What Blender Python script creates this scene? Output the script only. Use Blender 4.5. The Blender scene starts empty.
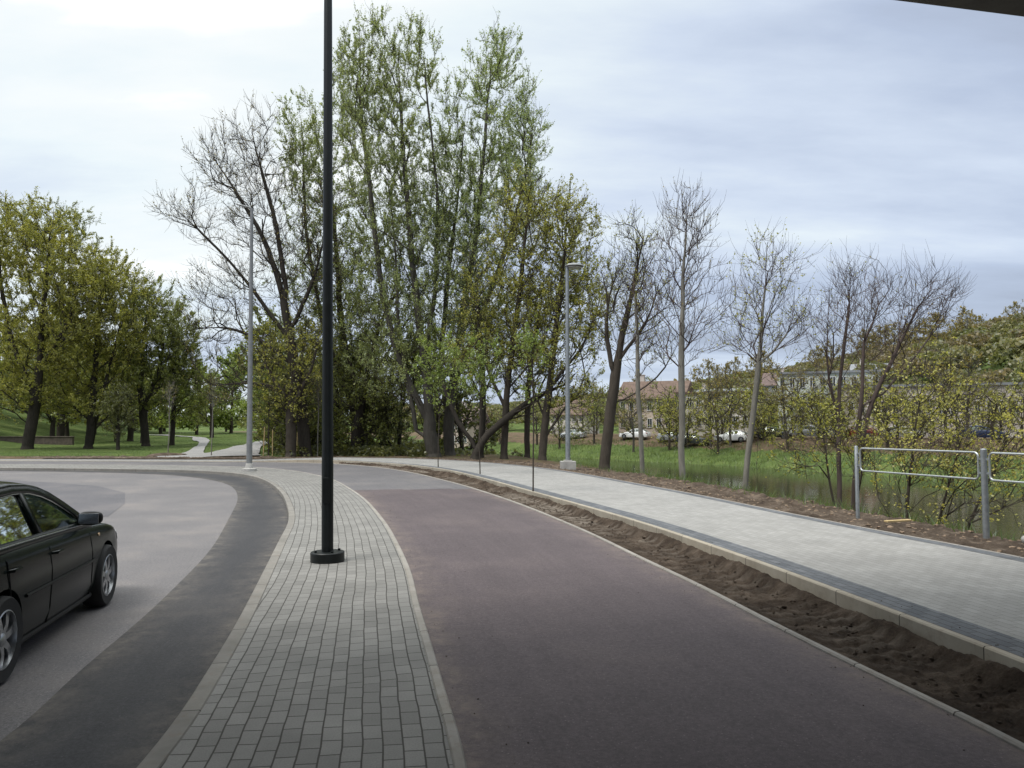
import bpy, bmesh, math, random
import numpy as np
from mathutils import Vector, Matrix, Euler
R = math.radians
rng = np.random.default_rng(11)
random.seed(5)
scene = bpy.context.scene
COL = scene.collection
FPX, PITCH, CAMZ = 769.0, math.atan(43/769.0), 1.8

# ------------------------------------------------------------------ helpers
def W(px, py, d):
    """point of the place lying d metres ahead of the viewpoint on a sight line"""
    x = (px-512)/FPX; v = -(py-384)/FPX
    dy = math.cos(PITCH)-math.sin(PITCH)*v; dz = math.sin(PITCH)+math.cos(PITCH)*v
    t = d/dy
    return np.array([x*t, d, CAMZ+dz*t])

def tag(o, label=None, cat=None, group=None, kind=None):
    if label: o['label'] = label
    if cat: o['category'] = cat
    if group: o['group'] = group
    if kind: o['kind'] = kind
    return o

def link(o, parent=None):
    COL.objects.link(o)
    if parent is not None: o.parent = parent
    return o

def empty(name, loc=(0, 0, 0), rz=0.0):
    o = bpy.data.objects.new(name, None); o.location = loc; o.rotation_euler = (0, 0, rz)
    o.empty_display_size = .2
    return link(o)

def npmesh(name, V, Fs, mats, parent=None, midx=None, smooth=False, uv=None):
    """V (n,3); Fs list of int arrays (k, sides); midx list of material index per array"""
    me = bpy.data.meshes.new(name)
    V = np.asarray(V, dtype=np.float32)
    me.vertices.add(len(V)); me.vertices.foreach_set('co', V.ravel())
    loops = np.concatenate([np.asarray(f, dtype=np.int32).ravel() for f in Fs])
    sizes = np.concatenate([np.full(len(f), f.shape[1], dtype=np.int32) for f in Fs])
    me.loops.add(len(loops)); me.loops.foreach_set('vertex_index', loops)
    me.polygons.add(len(sizes))
    me.polygons.foreach_set('loop_start', np.concatenate([[0], np.cumsum(sizes)[:-1]]).astype(np.int32))
    if midx is not None:
        me.polygons.foreach_set('material_index', np.concatenate([np.full(len(f), m, dtype=np.int32) for f, m in zip(Fs, midx)]))
    me.polygons.foreach_set('use_smooth', np.full(len(sizes), smooth))
    if uv is not None:
        l = me.uv_layers.new(name='UVMap'); l.data.foreach_set('uv', np.asarray(uv, dtype=np.float32)[loops].ravel())
    me.update(calc_edges=True); me.validate()
    if not isinstance(mats, (list, tuple)): mats = [mats]
    for m in mats: me.materials.append(m)
    return link(bpy.data.objects.new(name, me), parent)

class MB:
    """collects simple solids into one mesh"""
    def __init__(s): s.V = []; s.F = []; s.M = []
    def add(s, vs, fs, m=0):
        b = len(s.V); s.V += [tuple(map(float, v)) for v in vs]; s.F += [tuple(i+b for i in f) for f in fs]; s.M += [m]*len(fs)
    def box(s, c, d, rz=0, m=0, ry=0):
        mt = Matrix.Translation(c) @ Matrix.Rotation(rz, 4, 'Z') @ Matrix.Rotation(ry, 4, 'Y')
        vs = [mt @ Vector((x*d[0]/2, y*d[1]/2, z*d[2]/2)) for z in (-1, 1) for x, y in ((-1, -1), (1, -1), (1, 1), (-1, 1))]
        s.add(vs, [(3, 2, 1, 0), (4, 5, 6, 7), (0, 1, 5, 4), (1, 2, 6, 5), (2, 3, 7, 6), (3, 0, 4, 7)], m)
    def tube(s, pts, r, n=8, m=0, cap=True, closed=False):
        pts = [Vector(p) for p in pts]; k = len(pts)
        rs = r if hasattr(r, '__len__') else [r]*k
        vs = []; prev = None
        for i, p in enumerate(pts):
            if closed: d = pts[(i+1) % k]-pts[i-1]
            else: d = pts[min(i+1, k-1)]-pts[max(i-1, 0)]
            d.normalize()
            if prev is None: u = d.orthogonal().normalized()
            else: u = (prev-d*prev.dot(d)).normalized()
            prev = u; w = d.cross(u)
            for j in range(n):
                a = 2*math.pi*j/n
                vs.append(p+(u*math.cos(a)+w*math.sin(a))*rs[i])
        fs = []
        for i in range(k if closed else k-1):
            i2 = (i+1) % k
            for j in range(n):
                fs.append((i*n+j, i*n+(j+1) % n, i2*n+(j+1) % n, i2*n+j))
        if cap and not closed:
            fs.append(tuple(range(n-1, -1, -1))); fs.append(tuple((k-1)*n+j for j in range(n)))
        s.add(vs, fs, m)
    def lathe(s, prof, c=(0, 0, 0), n=24, axis='Z', m=0, closed=False):
        vs = []
        for r_, z in prof:
            for j in range(n):
                a = 2*math.pi*j/n
                p = (r_*math.cos(a), r_*math.sin(a), z)
                if axis == 'Y': p = (p[0], p[2], p[1])
                vs.append((p[0]+c[0], p[1]+c[1], p[2]+c[2]))
        fs = []; k = len(prof)
        for i in range(k if closed else k-1):
            i2 = (i+1) % k
            for j in range(n):
                fs.append((i*n+j, i*n+(j+1) % n, i2*n+(j+1) % n, i2*n+j))
        if not closed:
            fs.append(tuple(range(n-1, -1, -1))); fs.append(tuple((k-1)*n+j for j in range(n)))
        s.add(vs, fs, m)
    def build(s, name, mats, parent=None, smooth=False, bevel=0, solid=0):
        me = bpy.data.meshes.new(name); me.from_pydata(s.V, [], s.F)
        if not isinstance(mats, (list, tuple)): mats = [mats]
        for mm in mats: me.materials.append(mm)
        me.polygons.foreach_set('material_index', s.M)
        bm = bmesh.new(); bm.from_mesh(me); bmesh.ops.recalc_face_normals(bm, faces=bm.faces); bm.to_mesh(me); bm.free()
        if smooth:
            me.polygons.foreach_set('use_smooth', [True]*len(me.polygons)); me.set_sharp_from_angle(angle=R(38))
        me.update()
        o = link(bpy.data.objects.new(name, me), parent)
        if solid:
            q = o.modifiers.new('s', 'SOLIDIFY'); q.thickness = solid; q.offset = 0
        if bevel:
            q = o.modifiers.new('b', 'BEVEL'); q.width = bevel; q.segments = 2; q.limit_method = 'ANGLE'
        return o

def copy_tree(o, parent=None):
    c = o.copy(); COL.objects.link(c)
    if parent is not None: c.parent = parent
    for ch in [x for x in list(COL.objects) if x.parent == o]: copy_tree(ch, c)
    return c

# ------------------------------------------------------------------ materials
def nodes(name):
    m = bpy.data.materials.new(name); m.use_nodes = True
    nt = m.node_tree; return m, nt, nt.nodes['Principled BSDF']
def N(nt, t, **kw):
    n = nt.nodes.new(t)
    for k, v in kw.items():
        if k in n.inputs: n.inputs[k].default_value = v
        else: setattr(n, k, v)
    return n
def ramp(nt, fac, stops):
    r = nt.nodes.new('ShaderNodeValToRGB'); e = r.color_ramp.elements
    while len(e) < len(stops): e.new(.5)
    for i, (p, c) in enumerate(stops):
        e[i].position = p; e[i].color = (*c, 1) if len(c) == 3 else c
    nt.links.new(fac, r.inputs['Fac']); return r.outputs['Color']
def noise(nt, vec, scale, detail=6, rough=.6):
    n = N(nt, 'ShaderNodeTexNoise'); n.inputs['Scale'].default_value = scale
    n.inputs['Detail'].default_value = detail; n.inputs['Roughness'].default_value = rough
    if vec is not None: nt.links.new(vec, n.inputs['Vector'])
    return n.outputs['Fac']
def mixc(nt, fac, a, b, mode='MIX'):
    m = nt.nodes.new('ShaderNodeMix'); m.data_type = 'RGBA'; m.blend_type = mode
    for s, v in ((0, fac), (6, a), (7, b)):
        if isinstance(v, bpy.types.NodeSocket): nt.links.new(v, m.inputs[s])
        elif isinstance(v, (int, float)): m.inputs[s].default_value = v
        else: m.inputs[s].default_value = (*v, 1)
    return m.outputs[2]
def coords(nt, kind='Object'):
    return nt.nodes.new('ShaderNodeTexCoord').outputs[kind]
def mapping(nt, vec, scale=(1, 1, 1), rot=(0, 0, 0)):
    m = nt.nodes.new('ShaderNodeMapping'); m.inputs['Scale'].default_value = scale; m.inputs['Rotation'].default_value = rot
    nt.links.new(vec, m.inputs['Vector']); return m.outputs['Vector']
def bump(nt, h, b, strength=.4, dist=.02):
    n = nt.nodes.new('ShaderNodeBump'); n.inputs['Strength'].default_value = strength; n.inputs['Distance'].default_value = dist
    nt.links.new(h, n.inputs['Height']); nt.links.new(n.outputs['Normal'], b.inputs['Normal'])
def mnode(nt, op, a, b=None):
    n = nt.nodes.new('ShaderNodeMath'); n.operation = op
    for i, v in enumerate((a, b)):
        if v is None: continue
        if isinstance(v, bpy.types.NodeSocket): nt.links.new(v, n.inputs[i])
        else: n.inputs[i].default_value = v
    return n.outputs[0]

def simple(name, col, rough=.6, metal=0, var=.25, scale=6, bumpd=0, coat=0, spec=.5):
    m, nt, b = nodes(name); c = coords(nt)
    f = noise(nt, c, scale, 8, .65)
    lo = tuple(x*(1-var) for x in col); hi = tuple(min(1, x*(1+var)) for x in col)
    nt.links.new(ramp(nt, f, [(.3, lo), (.7, hi)]), b.inputs['Base Color'])
    b.inputs['Roughness'].default_value = rough; b.inputs['Metallic'].default_value = metal
    b.inputs['Coat Weight'].default_value = coat; b.inputs['Specular IOR Level'].default_value = spec
    if bumpd: bump(nt, noise(nt, c, scale*6, 6, .7), b, .5, bumpd)
    return m

def asphalt_mat(name, lo, hi, grain=.3, dustcol=(.30, .25, .20), dust=.35, uvdust=None, rough=.85):
    m, nt, b = nodes(name); c = coords(nt)
    lo, hi, dustcol = [tuple(q*.74 for q in v) for v in (lo, hi, dustcol)]
    base = ramp(nt, noise(nt, c, .45, 10, .72), [(.28, lo), (.72, hi)])
    base = mixc(nt, .55, base, ramp(nt, noise(nt, c, 38, 5, .8), [(.38, (.5, .5, .5)), (.62, (1.4, 1.4, 1.4))]), 'MULTIPLY')
    sp_ = N(nt, 'ShaderNodeTexVoronoi'); sp_.inputs['Scale'].default_value = 24; nt.links.new(c, sp_.inputs['Vector'])
    base = mixc(nt, ramp(nt, sp_.outputs['Distance'], [(.10, (.5, .5, .5)), (.17, (0, 0, 0))]), base, tuple(min(1, q*2.1) for q in hi))
    base = mixc(nt, .5, base, ramp(nt, noise(nt, mapping(nt, coords(nt, 'UV'), (2.2, .09, 1)), 2.2, 6, .7), [(.3, (.78, .78, .78)), (.7, (1.16, 1.16, 1.16))]), 'MULTIPLY')
    fine = noise(nt, c, 170, 3, .8)
    base = mixc(nt, grain, base, ramp(nt, fine, [(.38, (.0, .0, .0)), (.66, (1, 1, 1))]), 'OVERLAY')
    d = noise(nt, mapping(nt, c, (.35, .35, .35)), 1.3, 9, .7)
    dm = ramp(nt, d, [(.5, (0, 0, 0)), (.78, (dust, dust, dust))])
    base = mixc(nt, dm, base, dustcol)
    base2 = base
    if uvdust:   # dirt washed to the edges of the strip (uv.x = metres from the edges)
        uvn = coords(nt, 'UV'); sep = N(nt, 'ShaderNodeSeparateXYZ'); nt.links.new(uvn, sep.inputs[0])
        e = mnode(nt, 'ADD', sep.outputs[0], mnode(nt, 'MULTIPLY', mnode(nt, 'SUBTRACT', noise(nt, mapping(nt, uvn, (.8, .35, 1)), 2.2, 8, .75), .5), 1.1))
        em = ramp(nt, e, [(0.0, (.7, .7, .7)), (uvdust*.35, (.35, .35, .35)), (uvdust, (0, 0, 0))])
        em = mixc(nt, 1.0, em, ramp(nt, noise(nt, c, 3.2, 9, .8), [(.42, (.12, .12, .12)), (.62, (1, 1, 1))]), 'MULTIPLY')
        base2 = mixc(nt, em, base, dustcol)
    nt.links.new(base2, b.inputs['Base Color'])
    b.inputs['Roughness'].default_value = rough
    b.inputs['Specular IOR Level'].default_value = .35
    bump(nt, fine, b, .35, .004)
    return m

def leaf_mat(name, col, var=.45, trans=.45, hue=(1.0, .9, .6), scale=.35):
    m, nt, b = nodes(name)
    out = nt.nodes['Material Output']; nt.nodes.remove(b)
    g = N(nt, 'ShaderNodeNewGeometry'); c = coords(nt)
    f = mnode(nt, 'ADD', mnode(nt, 'MULTIPLY', g.outputs['Random Per Island'], .6), mnode(nt, 'MULTIPLY', noise(nt, c, scale, 4, .6), .6))
    lo = tuple(x*(1-var) for x in col); hi = tuple(x*(1+var)*h for x, h in zip(col, hue))
    cc = ramp(nt, f, [(.2, lo), (.55, col), (.95, hi)])
    d = N(nt, 'ShaderNodeBsdfDiffuse'); t = N(nt, 'ShaderNodeBsdfTranslucent'); gl = N(nt, 'ShaderNodeBsdfGlossy'); gl.inputs['Roughness'].default_value = .45
    nt.links.new(cc, d.inputs['Color'])
    tc = mixc(nt, 1.0, cc, (1.1, 1.15, .7), 'MULTIPLY'); nt.links.new(tc, t.inputs['Color'])
    gl.inputs['Color'].default_value = (.8, .85, .9, 1)
    mx = N(nt, 'ShaderNodeMixShader'); mx.inputs[0].default_value = trans
    nt.links.new(d.outputs[0], mx.inputs[1]); nt.links.new(t.outputs[0], mx.inputs[2])
    m2 = N(nt, 'ShaderNodeMixShader'); m2.inputs[0].default_value = .04
    nt.links.new(mx.outputs[0], m2.inputs[1]); nt.links.new(gl.outputs[0], m2.inputs[2])
    nt.links.new(m2.outputs[0], out.inputs['Surface'])
    return m

def bark_mat(name, col, var=.4):
    m, nt, b = nodes(name); c = coords(nt)
    f = noise(nt, mapping(nt, c, (5, 5, 1.1)), 2.2, 8, .7)
    f2 = noise(nt, c, .5, 3, .5)
    lo = tuple(x*(1-var) for x in col); hi = tuple(x*(1+var) for x in col)
    cc = mixc(nt, .5, ramp(nt, f, [(.35, lo), (.65, hi)]), ramp(nt, f2, [(.35, lo), (.7, hi)]))
    nt.links.new(cc, b.inputs['Base Color']); b.inputs['Roughness'].default_value = .95; b.inputs['Specular IOR Level'].default_value = .15
    bump(nt, f, b, .7, .04)
    return m

def paver_mat(name, bw, rh, c1, c2, mortar, ms=.006, bumps=.5, wear=.5):
    m, nt, b = nodes(name); uv = coords(nt, 'UV'); c = coords(nt)
    c1, c2, mortar = [tuple(q*.78 for q in v) for v in (c1, c2, mortar)]
    # slight wander of the joints
    wob = N(nt, 'ShaderNodeTexNoise'); wob.inputs['Scale'].default_value = 1.6; wob.inputs['Detail'].default_value = 3; nt.links.new(uv, wob.inputs['Vector'])
    va = N(nt, 'ShaderNodeVectorMath'); va.operation = 'MULTIPLY_ADD'
    nt.links.new(wob.outputs['Color'], va.inputs[0]); va.inputs[1].default_value = (.035, .035, 0); nt.links.new(uv, va.inputs[2])
    def br(sz):
        t = N(nt, 'ShaderNodeTexBrick'); nt.links.new(va.outputs[0], t.inputs['Vector'])
        t.inputs['Scale'].default_value = 1; t.inputs['Brick Width'].default_value = bw; t.inputs['Row Height'].default_value = rh
        t.inputs['Mortar Size'].default_value = sz; t.inputs['Mortar Smooth'].default_value = .3; t.inputs['Bias'].default_value = 0
        return t
    t = br(ms); t.inputs['Color1'].default_value = (*c1, 1); t.inputs['Color2'].default_value = (*c2, 1); t.inputs['Mortar'].default_value = (*mortar, 1)
    col = mixc(nt, wear, t.outputs['Color'], ramp(nt, noise(nt, c, 1.2, 8, .65), [(.3, (.55, .54, .52)), (.7, (1.15, 1.13, 1.1))]), 'MULTIPLY')
    col = mixc(nt, .35, col, ramp(nt, noise(nt, c, 90, 4, .8), [(.35, (.45, .45, .45)), (.65, (1.25, 1.25, 1.25))]), 'MULTIPLY')
    nt.links.new(col, b.inputs['Base Color']); b.inputs['Roughness'].default_value = .9; b.inputs['Specular IOR Level'].default_value = .25
    h = mnode(nt, 'SUBTRACT', mnode(nt, 'MULTIPLY', noise(nt, c, 70, 4, .7), .25), t.outputs['Fac'])
    bump(nt, h, b, bumps, .008)
    return m

M = {}
M['road'] = asphalt_mat('old_asphalt', (.16, .152, .156), (.225, .212, .212), .25, (.34, .29, .25), .45)
M['gutter'] = asphalt_mat('new_asphalt', (.042, .042, .046), (.062, .061, .065), .3, (.20, .175, .15), .1, uvdust=.45)
M['bike'] = asphalt_mat('red_asphalt', (.098, .079, .083), (.136, .109, .114), .3, (.24, .19, .16), .18, uvdust=.42)
M['bike_grey'] = asphalt_mat('grey_asphalt', (.13, .125, .13), (.19, .18, .185), .25, (.3, .26, .22), .4)
M['paver'] = paver_mat('grey_pavers', .2, .1165, (.25, .245, .232), (.31, .304, .288), (.085, .08, .072), .006, .5)
M['paver_light'] = paver_mat('light_pavers', .2, .1, (.34, .335, .32), (.40, .395, .38), (.21, .2, .19), .004, .3, .35)
M['paver_dark'] = paver_mat('dark_pavers', .2, .1, (.13, .14, .155), (.20, .21, .225), (.08, .08, .085), .006, .45, .4)
M['kerb'] = simple('kerb_concrete', (.36, .345, .315), .9, 0, .3, 3, .004)
M['concrete'] = simple('concrete', (.34, .33, .31), .9, 0, .25, 3, .004)
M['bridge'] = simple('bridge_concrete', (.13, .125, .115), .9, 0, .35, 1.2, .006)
M['soil_light'] = simple('dry_soil', (.20, .145, .10), 1, 0, .45, 2.5, .02)
M['black_metal'] = simple('black_painted_steel', (.008, .010, .010), .4, .0, .25, 9, spec=.3)
M['galv'] = simple('galvanised_steel', (.30, .32, .33), .5, .75, .2, 12)
M['galv_light'] = simple('bright_galvanised_steel', (.40, .42, .42), .5, .8, .15, 12)
M['lamp_grey'] = simple('grey_painted_steel', (.19, .195, .195), .5, .3, .15, 9)
M['lamp_glass'] = simple('lamp_glass', (.55, .56, .56), .2, 0, .05, 9)
M['stake'] = simple('bare_wood', (.42, .31, .15), .8, 0, .25, 8)
M['stone'] = simple('stone', (.30, .29, .27), .9, 0, .35, 5, .01)
M['plate'] = simple('white_plastic', (.7, .7, .68), .4, 0, .1, 9)

def soil_mat(pads=False):
    m, nt, b = nodes('turned_soil'); c = coords(nt)
    a = ramp(nt, noise(nt, c, 2.2, 9, .7), [(.30, (.045, .034, .026)), (.5, (.10, .077, .059)), (.72, (.23, .185, .145))])
    a = mixc(nt, .45, a, ramp(nt, noise(nt, c, 45, 5, .8), [(.35, (.35, .35, .35)), (.68, (1.5, 1.45, 1.4))]), 'MULTIPLY')
    if pads:     # pale pressed dry pads; darker soil between them also paints the groove shade
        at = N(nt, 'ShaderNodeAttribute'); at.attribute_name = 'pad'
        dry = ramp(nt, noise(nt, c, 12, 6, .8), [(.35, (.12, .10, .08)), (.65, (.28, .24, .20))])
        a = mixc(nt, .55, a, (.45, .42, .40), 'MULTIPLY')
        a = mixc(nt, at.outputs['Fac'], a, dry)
    nt.links.new(a, b.inputs['Base Color']); b.inputs['Roughness'].default_value = 1; b.inputs['Specular IOR Level'].default_value = .1
    bump(nt, noise(nt, c, 26, 8, .8), b, 1.0, .05)
    return m
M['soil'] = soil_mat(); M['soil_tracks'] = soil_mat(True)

def ground_mat():
    m, nt, b = nodes('park_ground'); c = coords(nt)
    at = N(nt, 'ShaderNodeAttribute'); at.attribute_name = 'cover'
    sep = N(nt, 'ShaderNodeSeparateColor'); nt.links.new(at.outputs['Color'], sep.inputs[0])
    g = ramp(nt, noise(nt, c, .35, 8, .7), [(.3, (.048, .070, .022)), (.5, (.080, .115, .034)), (.72, (.135, .16, .055))])
    g = mixc(nt, .5, g, ramp(nt, noise(nt, c, 5, 6, .8), [(.3, (.4, .4, .4)), (.7, (1.4, 1.4, 1.3))]), 'MULTIPLY')
    d = ramp(nt, noise(nt, c, .8, 8, .7), [(.3, (.06, .045, .03)), (.7, (.16, .115, .075))])
    f = mnode(nt, 'ADD', sep.outputs[0], mnode(nt, 'MULTIPLY', mnode(nt, 'SUBTRACT', noise(nt, c, .9, 8, .7), .5), 1.2))
    col = mixc(nt, ramp(nt, f, [(.42, (0, 0, 0)), (.58, (1, 1, 1))]), d, g)
    nt.links.new(col, b.inputs['Base Color']); b.inputs['Roughness'].default_value = 1; b.inputs['Specular IOR Level'].default_value = .1
    bump(nt, noise(nt, c, 4, 8, .8), b, .8, .15)
    return m
M['ground'] = ground_mat()

def water_mat():
    m, nt, b = nodes('river_water'); c = coords(nt)
    b.inputs['Base Color'].default_value = (.030, .034, .018, 1); b.inputs['Roughness'].default_value = .06
    b.inputs['IOR'].default_value = 1.33; b.inputs['Specular IOR Level'].default_value = .5
    h = noise(nt, mapping(nt, c, (1.0, .45, 1), (0, 0, .5)), 1.4, 6, .6)
    bump(nt, h, b, .25, .05)
    return m
M['water'] = water_mat()

# ------------------------------------------------------------------ camera, light, sky
cd = bpy.data.cameras.new('camera'); cam = link(bpy.data.objects.new('camera', cd))
cam.location = (0, 0, CAMZ); cam.rotation_euler = (math.pi/2+PITCH, 0, 0)
cd.sensor_width = 36; cd.lens = 36*FPX/1024; cd.clip_end = 2000; cd.clip_start = .05
scene.camera = cam

SUN_EL, SUN_AZ = R(58), R(-125)      # azimuth measured from straight ahead, negative = left
sdir = Vector((math.sin(SUN_AZ)*math.cos(SUN_EL), math.cos(SUN_AZ)*math.cos(SUN_EL), math.sin(SUN_EL)))
sl = bpy.data.lights.new('sun', 'SUN'); sl.energy = 2.5; sl.angle = R(24); sl.color = (1, .96, .9)
so = link(bpy.data.objects.new('sun', sl)); so.rotation_euler = (-sdir).to_track_quat('-Z', 'Y').to_euler()

wd = bpy.data.worlds.new('World'); scene.world = wd; wd.use_nodes = True
nt = wd.node_tree; bg = nt.nodes['Background']
sky = N(nt, 'ShaderNodeTexSky'); sky.sky_type = 'NISHITA'; sky.sun_disc = False
sky.sun_elevation = SUN_EL; sky.sun_rotation = SUN_AZ
gen = coords(nt, 'Generated')
nrm = N(nt, 'ShaderNodeVectorMath'); nrm.operation = 'NORMALIZE'; nt.links.new(gen, nrm.inputs[0]); dirv = nrm.outputs[0]
sp = N(nt, 'ShaderNodeSeparateXYZ'); nt.links.new(dirv, sp.inputs[0])
zz = mnode(nt, 'MAXIMUM', sp.outputs[2], 0.0)
zden = mnode(nt, 'ADD', zz, .16)
cmb = N(nt, 'ShaderNodeCombineXYZ')
nt.links.new(mnode(nt, 'DIVIDE', sp.outputs[0], zden), cmb.inputs[0]); nt.links.new(mnode(nt, 'DIVIDE', sp.outputs[1], zden), cmb.inputs[1])
cv = mapping(nt, cmb.outputs[0], (.55, 1.25, 1), (0, 0, R(-12)))
n1 = noise(nt, cv, 1.15, 8, .56); 
n2 = noise(nt, mapping(nt, cmb.outputs[0], (.5, 1.0, 1), (0, 0, R(-20))), .55, 4, .45)
dots = N(nt, 'ShaderNodeVectorMath'); dots.operation = 'DOT_PRODUCT'; nt.links.new(dirv, dots.inputs[0])
gdir = Vector((math.sin(R(-24))*math.cos(R(33)), math.cos(R(-24))*math.cos(R(33)), math.sin(R(33))))
dots.inputs[1].default_value = gdir
glow = mnode(nt, 'POWER', mnode(nt, 'MAXIMUM', dots.outputs['Value'], 0), 5.0)
# luminance of the cloud sheet
lum = mnode(nt, 'ADD', mnode(nt, 'MULTIPLY', glow, .60), .40)
lum = mnode(nt, 'ADD', lum, mnode(nt, 'MULTIPLY', mnode(nt, 'SUBTRACT', n1, .5), 1.25))
lum = mnode(nt, 'ADD', lum, mnode(nt, 'MULTIPLY', mnode(nt, 'SUBTRACT', n2, .5), 1.3))
hi = N(nt, 'ShaderNodeMapRange'); hi.inputs['From Min'].default_value = .45; hi.inputs['From Max'].default_value = .95; hi.inputs['To Min'].default_value = 0; hi.inputs['To Max'].default_value = 1.5
nt.links.new(zz, hi.inputs['Value'])
lum = mnode(nt, 'ADD', lum, hi.outputs[0])
ccol = ramp(nt, lum, [(.15, (.36, .41, .52)), (.42, (.50, .58, .735)), (.62, (.66, .745, .88)), (.85, (.86, .94, .97)), (1.0, (.96, 1.0, 1.0))])
boost = N(nt, 'ShaderNodeMapRange'); boost.inputs['From Min'].default_value = 1.0; boost.inputs['From Max'].default_value = 1.9; boost.inputs['To Min'].default_value = 1.0; boost.inputs['To Max'].default_value = 3.0
nt.links.new(lum, boost.inputs['Value'])
vm = N(nt, 'ShaderNodeVectorMath'); vm.operation = 'SCALE'; nt.links.new(ccol, vm.inputs[0]); nt.links.new(boost.outputs[0], vm.inputs['Scale'])
SKY_K = .1
vs = N(nt, 'ShaderNodeVectorMath'); vs.operation = 'SCALE'; nt.links.new(vm.outputs[0], vs.inputs[0]); vs.inputs['Scale'].default_value = 1/SKY_K
fin = mixc(nt, .88, sky.outputs[0], vs.outputs[0])
nt.links.new(fin, bg.inputs['Color']); bg.inputs['Strength'].default_value = SKY_K
scene.view_settings.view_transform = 'Standard'; scene.view_settings.look = 'None'; scene.view_settings.exposure = 0.12; scene.view_settings.gamma = 1
scene.view_settings.use_curve_mapping = False

# ------------------------------------------------------------------ curves of the paths
def smooth_curve(pts, step=.25):
    P = [np.array(p, float) for p in pts]; P = [2*P[0]-P[1]]+P+[2*P[-1]-P[-2]]
    out = []
    for i in range(1, len(P)-2):
        for t in np.linspace(0, 1, 16, endpoint=False):
            p0, p1, p2, p3 = P[i-1:i+3]
            out.append(.5*((2*p1)+(-p0+p2)*t+(2*p0-5*p1+4*p2-p3)*t*t+(-p0+3*p1-3*p2+p3)*t**3))
    out.append(P[-2]); out = np.array(out)
    L = np.concatenate([[0], np.cumsum(np.linalg.norm(np.diff(out, axis=0), axis=1))])
    n = int(L[-1]/step)+1; s = np.linspace(0, L[-1], n)
    q = np.stack([np.interp(s, L, out[:, 0]), np.interp(s, L, out[:, 1])], 1)
    for _ in range(6): q[1:-1] = (q[:-2]+2*q[1:-1]+q[2:])/4
    return q
def normals(q):
    t = np.gradient(q, axis=0); t /= np.linalg.norm(t, axis=1)[:, None]
    return np.stack([t[:, 1], -t[:, 0]], 1)      # pointing right of travel
def resamp(q, n):
    L = np.concatenate([[0], np.cumsum(np.linalg.norm(np.diff(q, axis=0), axis=1))]); s = np.linspace(0, L[-1], n)
    return np.stack([np.interp(s, L, q[:, 0]), np.interp(s, L, q[:, 1])], 1)
def closest(q, ref):
    """for every point of ref the nearest point of curve q"""
    d = ((ref[:, None, :]-q[None])**2).sum(-1); return q[np.maximum.accumulate(d.argmin(1))]

K1 = smooth_curve([(-1.3, -14), (-1.55, -6), (-1.68, 0), (-1.99, 4.17), (-2.26, 5.79), (-2.66, 7.73), (-3.72, 12.39), (-4.3, 14.9), (-5.2, 17.9), (-6.54, 21.8), (-8.27, 26), (-9.9, 29), (-11.6, 31), (-13.8, 32.4), (-16.5, 33.1), (-22.8, 34.2), (-40, 36), (-75, 37.5)])
K2 = smooth_curve([(1.3, -14), (.75, -6), (.28, 0), (-.23, 4.17), (-.39, 5.02), (-.62, 6.27), (-.96, 8.04), (-1.3, 9.95), (-2.02, 13.2), (-2.6, 15.53), (-3.58, 19.12), (-4.71, 22.64), (-6.02, 26.3), (-7.29, 29), (-8.8, 31.6), (-10.4, 33.6), (-12.4, 35.1), (-16.7, 36.5), (-24, 37.4), (-40, 38.6), (-75, 40)])
K3 = smooth_curve([(4.3, -14), (3.7, -6), (3.25, 0), (2.86, 4.45), (2.7, 5.3), (2.38, 7.08), (2.12, 8.78), (1.75, 10.7), (1.19, 13.7), (.09, 18.37), (-1.34, 23.3), (-2.63, 27), (-3.84, 30.2), (-5.46, 33.6), (-7.2, 36.2), (-9.3, 38.2), (-12.5, 39.6), (-16.7, 40.2), (-24, 40.8), (-40, 42), (-75, 43.5)])
K4 = smooth_curve([(5.6, -14), (4.8, -6), (4.25, 0), (3.72, 5.2), (3.53, 6.67), (3.14, 9.29), (2.77, 11.3), (2.4, 13.1), (1.84, 15.34), (.64, 19.73), (-.9, 25.2), (-2.06, 28.9), (-3.1, 31.4), (-4.4, 33.8), (-6.5, 36.5), (-8.9, 38.6), (-12.2, 40.0), (-16.7, 40.6), (-24, 41.2), (-40, 42.4), (-75, 43.9)])
K5 = smooth_curve([(8.9, -14), (8.0, -4), (7.3, 4), (6.45, 9.79), (6.04, 11.6), (5.69, 13.05), (5.21, 15.34), (4.5, 19.0), (3.4, 23.66), (2.56, 27.09), (1.5, 30.5), (.3, 33.4), (-1.4, 36.4), (-3.3, 38.9), (-6, 40.9), (-9.5, 42.0), (-13, 42.4), (-18, 42.5), (-26, 42.9), (-40, 43.9), (-75, 45.4)])
GUT = smooth_curve([(-2.5, -14), (-2.6, -6), (-2.8, 0), (-3.09, 4.76), (-3.24, 5.46), (-3.4, 6.24), (-3.63, 7.51), (-3.97, 9.1), (-4.67, 12.02), (-5.7, 15.5), (-7.3, 20.6), (-8.9, 24.6), (-10.4, 27.2), (-12.2, 29.4), (-14.2, 31.0), (-17.2, 32.3), (-22.8, 33.5), (-40, 35.6), (-75, 37.2)])

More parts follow.
